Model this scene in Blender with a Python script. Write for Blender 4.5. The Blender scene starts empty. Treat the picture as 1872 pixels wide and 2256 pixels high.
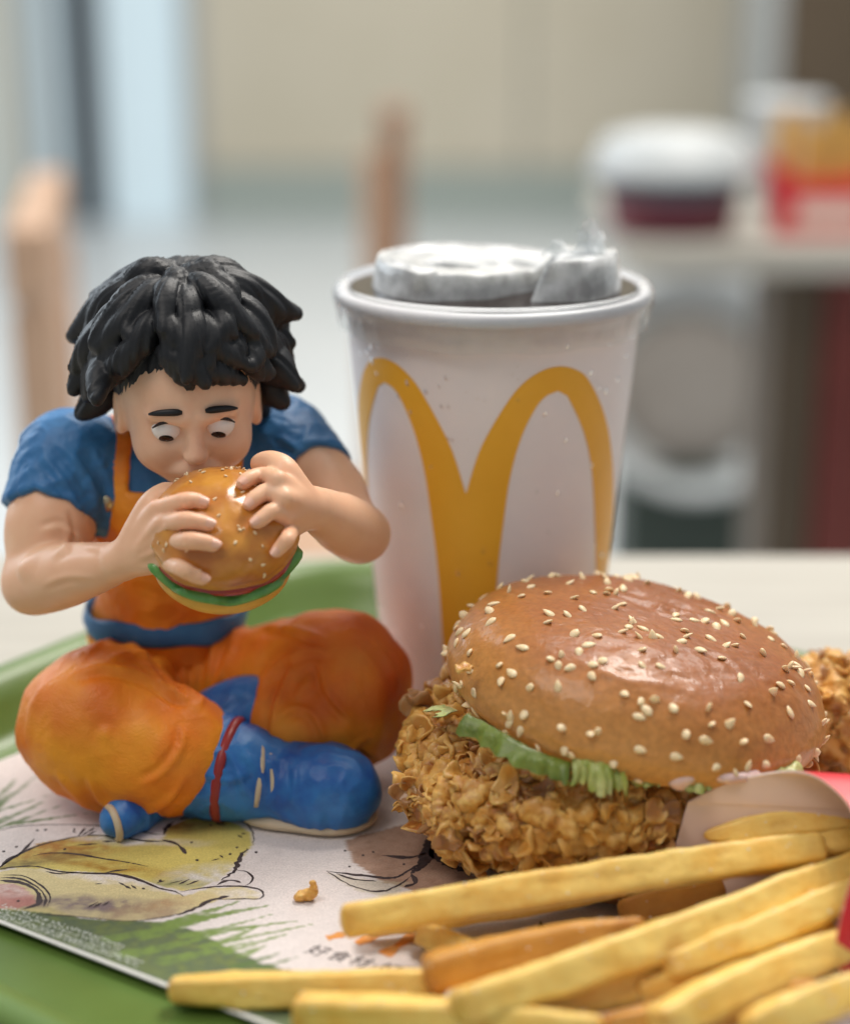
import bpy, bmesh, math, random
import numpy as np
from mathutils import Vector, Matrix

random.seed(7)
rng = np.random.default_rng(7)
R = math.radians
S = 0.001                       # everything below is written in millimetres
scene = bpy.context.scene
COL = scene.collection

# ------------------------------------------------------------------ camera
FPX, CX, CY = 3950.0, 936.0, 1128.0
CAM = np.array([0.0, -512.0, 235.0])
PITCH = R(17.2)
cam_d = bpy.data.cameras.new('camera')
cam = bpy.data.objects.new('camera', cam_d)
COL.objects.link(cam)
cam.location = Vector(CAM) * S
cam.rotation_euler = (R(90) - PITCH, 0, 0)
cam_d.sensor_fit = 'HORIZONTAL'
cam_d.sensor_width = 24.0
cam_d.lens = 24.0 * FPX / 1872.0
cam_d.clip_start = 0.02
cam_d.clip_end = 60
cam_d.dof.use_dof = True
cam_d.dof.focus_distance = 0.472
cam_d.dof.aperture_fstop = 3.45
scene.camera = cam

# ------------------------------------------------------------------ light
world = bpy.data.worlds.new('World')
scene.world = world
world.use_nodes = True
bgn = world.node_tree.nodes['Background']
bgn.inputs[0].default_value = (0.86, 0.94, 1.0, 1)
bgn.inputs[1].default_value = 0.38


def area(name, loc, target, sx, sy, power, col):
    d = bpy.data.lights.new(name, 'AREA')
    d.shape = 'RECTANGLE'
    d.size, d.size_y, d.energy, d.color = sx, sy, power, col
    o = bpy.data.objects.new(name, d)
    COL.objects.link(o)
    o.location = loc
    o.rotation_euler = (Vector(target) - Vector(loc)).to_track_quat('-Z', 'Y').to_euler()
    return o


area('ceiling_panel_light', (0.55, 0.75, 1.75), (0, -0.05, 0), 0.6, 0.6, 34, (1, 0.95, 0.88))
area('ceiling_panel_light', (-0.7, -0.55, 1.8), (0, -0.05, 0), 0.9, 0.9, 15, (1, 0.93, 0.86))
area('window_light', (-1.6, 1.5, 0.9), (0, 0, 0.05), 1.4, 1.4, 24, (0.82, 0.92, 1.0))
area('ceiling_panel_light', (0.5, 3.2, 2.6), (0.3, 3.6, 0), 2.5, 2.5, 110, (1, 0.96, 0.9))

vs = scene.view_settings
vs.view_transform = 'Standard'
vs.look = 'None'
vs.exposure = 0.0
vs.gamma = 1.0
try:
    scene.cycles.use_denoising = True
except Exception:
    pass

# ------------------------------------------------------------------ helpers
ORG = {}


def at(u, v, Y):
    """world point (mm) on the depth plane Y that the photograph shows at pixel (u, v)"""
    c, s = math.cos(PITCH), math.sin(PITCH)
    a, b = (u - CX) / FPX, -(v - CY) / FPX
    r = np.array([a, c + b * s, -s + b * c])
    return CAM + r * ((Y - CAM[1]) / r[1])


def gz(u, v, z=4.0):
    c, s = math.cos(PITCH), math.sin(PITCH)
    a, b = (u - CX) / FPX, -(v - CY) / FPX
    r = np.array([a, c + b * s, -s + b * c])
    return CAM + r * ((z - CAM[2]) / r[2])


def tag(o, label=None, cat=None, group=None, kind=None):
    if label: o['label'] = label
    if cat: o['category'] = cat
    if group: o['group'] = group
    if kind: o['kind'] = kind
    return o


def thing(name, loc, label, cat, group=None):
    o = bpy.data.objects.new(name, None)
    COL.objects.link(o)
    o.empty_display_size = 0.01
    o.location = Vector([float(q) for q in loc]) * S
    ORG[o.name] = np.array(loc, float)
    return tag(o, label, cat, group)


def mesh_data(name, V, F, mat, smooth=True):
    me = bpy.data.meshes.new(name)
    V = np.asarray(V, np.float32) * S
    if isinstance(F, np.ndarray):
        n, k = F.shape
        me.vertices.add(len(V)); me.vertices.foreach_set('co', V.ravel())
        me.loops.add(n * k); me.loops.foreach_set('vertex_index', F.astype(np.int32).ravel())
        me.polygons.add(n)
        me.polygons.foreach_set('loop_start', np.arange(0, n * k, k, dtype=np.int32))
        me.update(calc_edges=True)
    else:
        me.from_pydata([tuple(map(float, v)) for v in V], [], [tuple(map(int, f)) for f in F])
        me.update()
    if mat: me.materials.append(mat)
    me.polygons.foreach_set('use_smooth', np.full(len(me.polygons), smooth))
    return me


def mk(name, V, F, mat, parent=None, smooth=True, org=None):
    V = np.asarray(V, float)
    if parent is not None:
        porg = ORG[parent.name]
        o_org = porg if org is None else np.array(org, float)
    else:
        porg = np.zeros(3)
        o_org = np.array([V[:, 0].mean(), V[:, 1].mean(), V[:, 2].min()]) if org is None else np.array(org, float)
    me = mesh_data(name, V - o_org, F, mat, smooth)
    o = bpy.data.objects.new(name, me)
    COL.objects.link(o)
    o.location = Vector(o_org - porg) * S
    if parent is not None: o.parent = parent
    ORG[o.name] = o_org
    return o


def inst(name, me, M, parent=None):
    """object sharing mesh data; M is a world matrix in mm"""
    o = bpy.data.objects.new(name, me)
    COL.objects.link(o)
    loc = np.array(M.translation)
    porg = ORG[parent.name] if parent is not None else np.zeros(3)
    rot = M.to_3x3()
    m4 = rot.to_4x4()
    m4.translation = Vector(loc - porg) * S
    if parent is not None: o.parent = parent
    o.matrix_local = m4
    ORG[o.name] = loc
    return o


class MB:
    """collects primitive pieces into one mesh"""
    def __init__(s): s.V, s.F = [], []

    def add(s, V, F):
        n = len(s.V)
        s.V += [tuple(v) for v in V]
        s.F += [tuple(i + n for i in f) for f in F]
        return s

    def box(s, c, d, rz=0, bev=0.0):
        hx, hy, hz = d[0] / 2, d[1] / 2, d[2] / 2
        bm = bmesh.new()
        bmesh.ops.create_cube(bm, size=1)
        for v in bm.verts: v.co = Vector((v.co.x * 2 * hx, v.co.y * 2 * hy, v.co.z * 2 * hz))
        if bev > 0:
            bmesh.ops.bevel(bm, geom=bm.edges[:], offset=bev, segments=2, affect='EDGES', profile=0.6)
        bm.verts.index_update()
        m = Matrix.Rotation(rz, 3, 'Z')
        s.add([m @ v.co + Vector(c) for v in bm.verts], [[v.index for v in f.verts] for f in bm.faces])
        bm.free()
        return s

    def lathe(s, c, prof, n=48, caps=True, M=None):
        k = len(prof)
        V, F = [], []
        for r, z in prof:
            for j in range(n):
                a = 2 * math.pi * j / n
                p = Vector((r * math.cos(a), r * math.sin(a), z))
                if M is not None: p = M @ p
                V.append(p + Vector(c))
        for i in range(k - 1):
            for j in range(n):
                F.append((i * n + j, i * n + (j + 1) % n, (i + 1) * n + (j + 1) % n, (i + 1) * n + j))
        if caps:
            F.append(tuple(range(n - 1, -1, -1)))
            F.append(tuple((k - 1) * n + j for j in range(n)))
        return s.add(V, F)

    def tube(s, pts, rad, n=8, cap=True):
        V, F = tube_geo(pts, rad, n)
        return s.add(V, F)

    def build(s, name, mat, parent=None, smooth=False, org=None):
        return mk(name, s.V, s.F, mat, parent, smooth, org)


def tube_geo(pts, rad, n=8):
    pts = np.asarray(pts, float)
    m = len(pts)
    rad = np.full(m, rad) if np.isscalar(rad) else np.asarray(rad, float)
    T = np.gradient(pts, axis=0)
    T /= np.linalg.norm(T, axis=1)[:, None] + 1e-9
    ref = np.array([0, 0, 1.0]) if abs(T[0, 2]) < 0.9 else np.array([1.0, 0, 0])
    N = np.cross(T[0], ref); N /= np.linalg.norm(N)
    V, F = [], []
    for i in range(m):
        N = N - T[i] * N.dot(T[i]); N /= np.linalg.norm(N) + 1e-9
        B = np.cross(T[i], N)
        for j in range(n):
            a = 2 * math.pi * j / n
            V.append(pts[i] + rad[i] * (math.cos(a) * N + math.sin(a) * B))
    for i in range(m - 1):
        for j in range(n):
            F.append((i * n + j, i * n + (j + 1) % n, (i + 1) * n + (j + 1) % n, (i + 1) * n + j))
    F.append(tuple(range(n - 1, -1, -1)))
    F.append(tuple((m - 1) * n + j for j in range(n)))
    return V, F


def spline(P, n):
    """Catmull-Rom through the points (any dimension)"""
    P = np.asarray(P, float)
    Q = np.vstack([2 * P[0] - P[1], P, 2 * P[-1] - P[-2]])
    out = []
    t = np.linspace(0, len(P) - 1, n)
    for x in t:
        i = min(int(x), len(P) - 2); f = x - i
        a, b, c, d = Q[i], Q[i + 1], Q[i + 2], Q[i + 3]
        out.append(0.5 * (2 * b + (c - a) * f + (2 * a - 5 * b + 4 * c - d) * f * f + (3 * b - a - 3 * c + d) * f ** 3))
    return np.array(out)


# gradient noise on arrays of points
_perm = np.random.default_rng(3).permutation(256)
_perm = np.concatenate([_perm, _perm])
_g = np.random.default_rng(4).normal(size=(256, 3))
_g /= np.linalg.norm(_g, axis=1)[:, None]


def pn(P, scale=1.0, seed=0):
    P = np.asarray(P, float) * scale + seed * 17.31
    i = np.floor(P).astype(int); f = P - i
    u = f * f * f * (f * (f * 6 - 15) + 10)
    i &= 255
    r = 0
    for dx in (0, 1):
        for dy in (0, 1):
            for dz in (0, 1):
                h = _perm[_perm[_perm[(i[:, 0] + dx) & 255] + ((i[:, 1] + dy) & 255)] + ((i[:, 2] + dz) & 255)]
                g = _g[h]
                d = (g * (f - np.array([dx, dy, dz]))).sum(1)
                w = (u[:, 0] if dx else 1 - u[:, 0]) * (u[:, 1] if dy else 1 - u[:, 1]) * (u[:, 2] if dz else 1 - u[:, 2])
                r = r + d * w
    return r * 1.5


def fbm(P, scale, octv=4, seed=0):
    r, a = 0, 1.0
    for o in range(octv):
        r = r + a * pn(P, scale * 2 ** o, seed + o)
        a *= 0.5
    return r


class Field:
    """signed distance grid (mm) with smooth blending, meshed by surface nets"""
    def __init__(s, lo, hi, h):
        s.lo = np.array(lo, float); s.h = h
        s.n = np.ceil((np.array(hi, float) - s.lo) / h).astype(int) + 1
        s.v = np.full(s.n, 50.0, np.float32)
        s.ax = [s.lo[i] + h * np.arange(s.n[i]) for i in range(3)]

    def sub(s, lo, hi):
        a = np.clip(np.floor((np.array(lo) - s.lo) / s.h).astype(int), 0, s.n)
        b = np.clip(np.ceil((np.array(hi) - s.lo) / s.h).astype(int) + 1, 0, s.n)
        sl = tuple(slice(a[i], b[i]) for i in range(3))
        X = s.ax[0][sl[0]][:, None, None]; Y = s.ax[1][sl[1]][None, :, None]; Z = s.ax[2][sl[2]][None, None, :]
        return sl, X, Y, Z

    def _mix(s, sl, d, k):
        a = s.v[sl]
        h = np.maximum(k - np.abs(a - d), 0) / k
        s.v[sl] = np.minimum(a, d) - h * h * k * 0.25

    def _cut(s, sl, d, k):
        a = s.v[sl]; d = -d
        h = np.maximum(k - np.abs(a - d), 0) / k
        s.v[sl] = np.maximum(a, d) + h * h * k * 0.25

    def cap(s, p, q, r0, r1=None, k=2.0, cut=False):
        r1 = r0 if r1 is None else r1
        p, q = np.array(p, float), np.array(q, float)
        m = max(r0, r1) + k + 3 * s.h
        sl, X, Y, Z = s.sub(np.minimum(p, q) - m, np.maximum(p, q) + m)
        if s.v[sl].size == 0: return s
        d = q - p; L = d.dot(d) + 1e-9
        t = np.clip(((X - p[0]) * d[0] + (Y - p[1]) * d[1] + (Z - p[2]) * d[2]) / L, 0, 1)
        D = np.sqrt((X - p[0] - t * d[0]) ** 2 + (Y - p[1] - t * d[1]) ** 2 + (Z - p[2] - t * d[2]) ** 2) - (r0 + (r1 - r0) * t)
        (s._cut if cut else s._mix)(sl, D, k)
        return s

    def ell(s, c, r, rot=None, k=2.0, cut=False):
        c, r = np.array(c, float), np.array(r, float)
        m = r.max() + k + 3 * s.h
        sl, X, Y, Z = s.sub(c - m, c + m)
        if s.v[sl].size == 0: return s
        X, Y, Z = X - c[0], Y - c[1], Z - c[2]
        if rot is not None:
            A = np.array(rot)          # rows: local axes
            X, Y, Z = [A[i, 0] * X + A[i, 1] * Y + A[i, 2] * Z for i in range(3)]
        k0 = np.sqrt((X / r[0]) ** 2 + (Y / r[1]) ** 2 + (Z / r[2]) ** 2)
        k1 = np.sqrt((X / r[0] ** 2) ** 2 + (Y / r[1] ** 2) ** 2 + (Z / r[2] ** 2) ** 2) + 1e-6
        (s._cut if cut else s._mix)(sl, k0 * (k0 - 1) / k1, k)
        return s

    def tube(s, P, rad, k=2.0, n=None, cut=False):
        P = np.asarray(P, float); rad = np.asarray(rad, float)
        n = n or 4 * len(P)
        Q = spline(np.hstack([P, rad[:, None]]), n)
        for a, b in zip(Q[:-1], Q[1:]):
            s.cap(a[:3], b[:3], a[3], b[3], k, cut)
        return s

    def mesh(s, smooth=2):
        v = s.v; nx, ny, nz = v.shape
        ins = v < 0
        cn = np.array([nx - 1, ny - 1, nz - 1])
        acc = {}
        ids_all, pos_all, quads = [], [], []
        for a in range(3):
            lo = [slice(None)] * 3; hi = [slice(None)] * 3
            lo[a] = slice(0, -1); hi[a] = slice(1, None)
            cr = np.argwhere(ins[tuple(lo)] != ins[tuple(hi)])
            if len(cr) == 0: continue
            e = np.zeros(3, int); e[a] = 1
            v0 = v[tuple(cr.T)]; v1 = v[tuple((cr + e).T)]
            t = np.clip(v0 / (v0 - v1), 0, 1)
            pos = cr + e * t[:, None]
            b, c = (a + 1) % 3, (a + 2) % 3
            cells = []
            for db, dc in ((-1, -1), (0, -1), (0, 0), (-1, 0)):
                cc = cr.copy(); cc[:, b] += db; cc[:, c] += dc
                cells.append(cc)
            ok = np.ones(len(cr), bool)
            for cc in cells:
                ok &= ((cc >= 0) & (cc < cn)).all(1)
            lin = [np.ravel_multi_index(cc[ok].T, cn) for cc in cells]
            for l in lin:
                ids_all.append(l); pos_all.append(pos[ok])
            q = np.stack(lin, 1)
            flip = ~ins[tuple(cr[ok].T)]
            q[flip] = q[flip][:, ::-1]
            quads.append(q)
        ids = np.concatenate(ids_all); pos = np.concatenate(pos_all); q = np.concatenate(quads)
        uq, inv = np.unique(ids, return_inverse=True)
        cnt = np.bincount(inv)
        V = np.stack([np.bincount(inv, pos[:, i]) / cnt for i in range(3)], 1)
        F = np.searchsorted(uq, q)
        V = s.lo + V * s.h
        return lap(V, F, smooth), F


def lap(V, F, it=1, w=0.5):
    E = np.concatenate([F[:, [i, (i + 1) % F.shape[1]]] for i in range(F.shape[1])])
    n = len(V)
    deg = np.bincount(E[:, 0], minlength=n) + np.bincount(E[:, 1], minlength=n)
    for _ in range(it):
        A = np.stack([np.bincount(E[:, 0], V[E[:, 1], i], n) + np.bincount(E[:, 1], V[E[:, 0], i], n) for i in range(3)], 1)
        V = V + w * (A / np.maximum(deg, 1)[:, None] - V)
    return V


def normals(V, F):
    d1 = V[F[:, 2]] - V[F[:, 0]]; d2 = V[F[:, 3]] - V[F[:, 1]]
    fn = np.cross(d1, d2)
    N = np.zeros_like(V)
    for i in range(F.shape[1]):
        for c in range(3):
            N[:, c] += np.bincount(F[:, i], fn[:, c], len(V))
    return N / (np.linalg.norm(N, axis=1)[:, None] + 1e-12)


def frame(fwd, up):
    f = np.array(fwd, float); f /= np.linalg.norm(f)
    u = np.array(up, float); u -= f * u.dot(f); u /= np.linalg.norm(u)
    r = np.cross(f, u)
    return r, f, u


# ------------------------------------------------------------------ materials
def material(name, col, rough=0.5, col2=None, vscale=60, vdetail=4, vlo=0.35, vhi=0.65, bump=None, bump2=None,
             spec=0.5, coat=0.0, coat_rough=0.1, sss=0.0, metal=0.0, trans=0.0, rough2=None, sheen=0.0, ior=1.45, stretch=None, oloc=False):
    """Principled with procedural colour variation and bump; scales are per metre"""
    m = bpy.data.materials.new(name)
    m.use_nodes = True
    nt = m.node_tree; nd = nt.nodes; lk = nt.links
    b = nd['Principled BSDF']
    b.inputs['Base Color'].default_value = (*col, 1)
    b.inputs['Roughness'].default_value = rough
    b.inputs['Specular IOR Level'].default_value = spec
    b.inputs['Coat Weight'].default_value = coat
    b.inputs['Coat Roughness'].default_value = coat_rough
    b.inputs['Metallic'].default_value = metal
    b.inputs['Transmission Weight'].default_value = trans
    b.inputs['IOR'].default_value = ior
    if sss:
        b.inputs['Subsurface Weight'].default_value = sss
        b.inputs['Subsurface Radius'].default_value = (1.0, 0.5, 0.3)
        b.inputs['Subsurface Scale'].default_value = 0.003
    tc = nd.new('ShaderNodeTexCoord')
    vec = tc.outputs['Object']
    if oloc:
        oi = nd.new('ShaderNodeObjectInfo'); va = nd.new('ShaderNodeVectorMath'); va.operation = 'ADD'
        lk.new(vec, va.inputs[0]); lk.new(oi.outputs['Location'], va.inputs[1]); vec = va.outputs[0]
    if stretch:
        mp = nd.new('ShaderNodeMapping'); mp.inputs['Scale'].default_value = stretch
        lk.new(vec, mp.inputs[0]); vec = mp.outputs[0]

    def noise(sc, det):
        n = nd.new('ShaderNodeTexNoise')
        n.inputs['Scale'].default_value = sc; n.inputs['Detail'].default_value = det
        n.inputs['Roughness'].default_value = 0.6
        lk.new(vec, n.inputs['Vector'])
        return n.outputs['Fac']
    if col2 is not None:
        f = noise(vscale, vdetail)
        mr = nd.new('ShaderNodeMapRange')
        mr.inputs['From Min'].default_value = vlo; mr.inputs['From Max'].default_value = vhi
        lk.new(f, mr.inputs['Value'])
        mx = nd.new('ShaderNodeMix'); mx.data_type = 'RGBA'
        mx.inputs[6].default_value = (*col, 1); mx.inputs[7].default_value = (*col2, 1)
        lk.new(mr.outputs[0], mx.inputs[0])
        lk.new(mx.outputs[2], b.inputs['Base Color'])
        if rough2 is not None:
            m2 = nd.new('ShaderNodeMapRange')
            m2.inputs['From Min'].default_value = vlo; m2.inputs['From Max'].default_value = vhi
            m2.inputs['To Min'].default_value = rough; m2.inputs['To Max'].default_value = rough2
            lk.new(f, m2.inputs['Value']); lk.new(m2.outputs[0], b.inputs['Roughness'])
    last = None
    for bp in (bump, bump2):
        if bp:
            f = noise(bp[0], 5)
            bn = nd.new('ShaderNodeBump')
            bn.inputs['Strength'].default_value = bp[1]; bn.inputs['Distance'].default_value = bp[2] * S
            lk.new(f, bn.inputs['Height'])
            if last: lk.new(last, bn.inputs['Normal'])
            last = bn.outputs[0]
    if last: lk.new(last, b.inputs['Normal'])
    return m


MAT = {}
MAT['tray'] = material('green_plastic', (0.095, 0.16, 0.03), 0.34, (0.115, 0.19, 0.04), 30, bump=(900, 0.15, 0.1))
MAT['table'] = material('pale_wood_laminate', (0.43, 0.40, 0.345), 0.35, (0.49, 0.46, 0.40), 12, stretch=(1, 12, 1))
MAT['paper'] = None
MAT['ink'] = material('printing_ink', (0.035, 0.022, 0.025), 0.7, (0.07, 0.05, 0.05), 300)
MAT['white_ink'] = material('white_print', (0.66, 0.68, 0.62), 0.7)
MAT['orange_ink'] = material('orange_print', (0.72, 0.27, 0.05), 0.7, (0.66, 0.33, 0.1), 200)
MAT['cup'] = material('cup_paper', (0.80, 0.755, 0.765), 0.38, (0.84, 0.79, 0.79), 40, bump=(500, 0.12, 0.15), spec=0.4)
MAT['m_print'] = material('yellow_print', (0.82, 0.42, 0.035), 0.36, (0.86, 0.45, 0.04), 60, spec=0.4, bump=(500, 0.1, 0.12))
MAT['cola'] = material('cola', (0.02, 0.008, 0.004), 0.05)
MAT['skin'] = material('toy_skin', (0.83, 0.50, 0.32), 0.42, (0.80, 0.45, 0.28), 70, sss=0.2, bump=(1500, 0.06, 0.1), spec=0.4)
MAT['face'] = material('toy_face', (0.85, 0.55, 0.38), 0.42, (0.80, 0.47, 0.31), 90, sss=0.2, spec=0.4)
MAT['hair'] = material('toy_hair', (0.008, 0.0085, 0.011), 0.5, (0.013, 0.014, 0.017), 120, bump=(700, 0.25, 0.3), spec=0.45)
MAT['blue'] = material('blue_cloth_paint', (0.022, 0.12, 0.30), 0.5, (0.04, 0.18, 0.40), 90, bump=(1200, 0.25, 0.25), stretch=(1, 1, 0.6))
MAT['boot'] = material('blue_boot_paint', (0.016, 0.09, 0.36), 0.36, (0.035, 0.2, 0.52), 80, bump=(1400, 0.4, 0.25), spec=0.5)
MAT['red'] = material('dark_red_trim', (0.25, 0.02, 0.022), 0.35, (0.3, 0.03, 0.03), 100)
MAT['sole'] = material('cream_sole', (0.62, 0.5, 0.36), 0.55, (0.55, 0.43, 0.3), 150)
MAT['metal'] = material('dull_metal', (0.6, 0.5, 0.3), 0.3, (0.5, 0.4, 0.25), 200, metal=0.9)
MAT['eye'] = material('eye_white', (0.85, 0.82, 0.8), 0.25)
MAT['dark'] = material('eye_dark', (0.02, 0.012, 0.012), 0.2)
MAT['lip'] = material('lip', (0.62, 0.27, 0.2), 0.4)
MAT['lettuce'] = material('lettuce_green', (0.30, 0.36, 0.06), 0.35, (0.58, 0.58, 0.24), 160, vlo=0.42, vhi=0.66, sss=0.15, bump=(420, 0.7, 0.8), coat=0.12)
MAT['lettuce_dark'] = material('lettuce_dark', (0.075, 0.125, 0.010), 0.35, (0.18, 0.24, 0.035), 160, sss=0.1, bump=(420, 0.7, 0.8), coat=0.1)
MAT['lettuce_pale'] = material('lettuce_pale', (0.55, 0.58, 0.28), 0.35, (0.42, 0.5, 0.16), 110, sss=0.15, bump=(600, 0.5, 0.6), coat=0.3)
MAT['sauce'] = material('pink_sauce', (0.75, 0.52, 0.48), 0.2, sss=0.3, coat=0.4)
MAT['seed'] = material('sesame_seed', (0.88, 0.69, 0.44), 0.4, (0.80, 0.57, 0.31), 500, sss=0.15)
MAT['tomato'] = material('tomato_red', (0.3, 0.015, 0.012), 0.25, (0.38, 0.03, 0.02), 200, coat=0.4)
MAT['cheese'] = material('bun_cream', (0.78, 0.42, 0.08), 0.45, (0.7, 0.36, 0.06), 120, bump=(1000, 0.3, 0.3))
MAT['bunbase'] = material('bun_base', (0.36, 0.18, 0.075), 0.55, (0.27, 0.12, 0.045), 60, bump=(900, 0.3, 0.4))
MAT['carton_red'] = material('carton_red', (0.62, 0.018, 0.03), 0.35, (0.66, 0.025, 0.035), 30)
MAT['carton_in'] = material('carton_inside', (0.82, 0.62, 0.54), 0.55, (0.78, 0.58, 0.50), 50)  # white paper; shade and red bounce are put into its pinkish colour


def fried_material(name, a, b, c):
    m = material(name, a, 0.40, b, 75, 5, 0.40, 0.60, bump=(1100, 0.6, 0.5), bump2=(3000, 0.35, 0.2), spec=0.5, coat=0.22, coat_rough=0.28, oloc=True, rough2=0.28, sss=0.1)
    nt = m.node_tree; nd = nt.nodes; lk = nt.links
    bs = nd['Principled BSDF']
    src = bs.inputs['Base Color'].links[0].from_socket
    tc = nd.new('ShaderNodeTexCoord'); oi = nd.new('ShaderNodeObjectInfo')
    va = nd.new('ShaderNodeVectorMath'); va.operation = 'ADD'
    lk.new(tc.outputs['Object'], va.inputs[0]); lk.new(oi.outputs['Location'], va.inputs[1])
    n = nd.new('ShaderNodeTexNoise'); n.inputs['Scale'].default_value = 330; n.inputs['Detail'].default_value = 4
    lk.new(va.outputs[0], n.inputs['Vector'])
    mr = nd.new('ShaderNodeMapRange'); mr.inputs['From Min'].default_value = 0.50; mr.inputs['From Max'].default_value = 0.68
    lk.new(n.outputs['Fac'], mr.inputs['Value'])
    mx = nd.new('ShaderNodeMix'); mx.data_type = 'RGBA'
    mx.inputs[7].default_value = (*c, 1)
    lk.new(mr.outputs[0], mx.inputs[0]); lk.new(src, mx.inputs[6])
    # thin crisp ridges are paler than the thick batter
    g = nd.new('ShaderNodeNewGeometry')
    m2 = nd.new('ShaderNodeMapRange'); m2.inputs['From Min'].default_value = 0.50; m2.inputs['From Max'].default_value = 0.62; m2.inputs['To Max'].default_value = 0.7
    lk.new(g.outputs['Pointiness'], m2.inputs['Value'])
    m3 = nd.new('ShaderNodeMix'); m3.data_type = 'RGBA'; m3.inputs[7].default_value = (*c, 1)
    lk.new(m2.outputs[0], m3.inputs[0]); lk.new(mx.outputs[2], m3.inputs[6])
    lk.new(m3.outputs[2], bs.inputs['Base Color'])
    return m


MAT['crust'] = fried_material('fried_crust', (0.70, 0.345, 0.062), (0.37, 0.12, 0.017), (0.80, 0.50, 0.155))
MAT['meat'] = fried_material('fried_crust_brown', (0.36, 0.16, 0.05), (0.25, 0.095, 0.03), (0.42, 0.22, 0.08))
MAT['fry'] = material('potato_fry', (0.90, 0.63, 0.18), 0.42, (0.84, 0.50, 0.10), 110, 6, 0.42, 0.66, bump=(380, 0.5, 0.7), bump2=(1900, 0.4, 0.2), sss=0.14, spec=0.45, coat=0.12, coat_rough=0.3)
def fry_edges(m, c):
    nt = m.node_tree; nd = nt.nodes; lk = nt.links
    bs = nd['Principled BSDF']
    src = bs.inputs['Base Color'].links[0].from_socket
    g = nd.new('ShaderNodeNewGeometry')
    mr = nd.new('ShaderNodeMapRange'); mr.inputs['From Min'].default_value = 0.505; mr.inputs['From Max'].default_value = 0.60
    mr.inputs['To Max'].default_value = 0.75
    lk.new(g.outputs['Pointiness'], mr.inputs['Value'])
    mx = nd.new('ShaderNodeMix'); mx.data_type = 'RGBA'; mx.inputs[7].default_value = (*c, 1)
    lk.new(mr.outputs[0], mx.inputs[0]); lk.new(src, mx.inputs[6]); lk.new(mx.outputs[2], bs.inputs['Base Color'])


def fry_toast(m, c):
    nt = m.node_tree; nd = nt.nodes; lk = nt.links
    bs = nd['Principled BSDF']
    src = bs.inputs['Base Color'].links[0].from_socket
    a = nd.new('ShaderNodeAttribute'); a.attribute_name = 'toast'
    mx = nd.new('ShaderNodeMix'); mx.data_type = 'RGBA'; mx.inputs[7].default_value = (*c, 1)
    ml = nd.new('ShaderNodeMath'); ml.operation = 'MULTIPLY'; ml.inputs[1].default_value = 0.75
    lk.new(a.outputs['Fac'], ml.inputs[0])
    lk.new(ml.outputs[0], mx.inputs[0]); lk.new(src, mx.inputs[6]); lk.new(mx.outputs[2], bs.inputs['Base Color'])


MAT['salt'] = material('salt', (0.9, 0.9, 0.88), 0.2)
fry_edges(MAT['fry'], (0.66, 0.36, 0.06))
fry_toast(MAT['fry'], (0.60, 0.28, 0.045))
MAT['fry_brown'] = material('potato_fry_brown_shade', (0.66, 0.33, 0.07), 0.42, (0.5, 0.22, 0.04), 80, 5, 0.4, 0.7, bump=(700, 0.35, 0.4), bump2=(2500, 0.3, 0.15), sss=0.1, spec=0.45)  # browned fry; the darker colour also paints shade on covered fries


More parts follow.
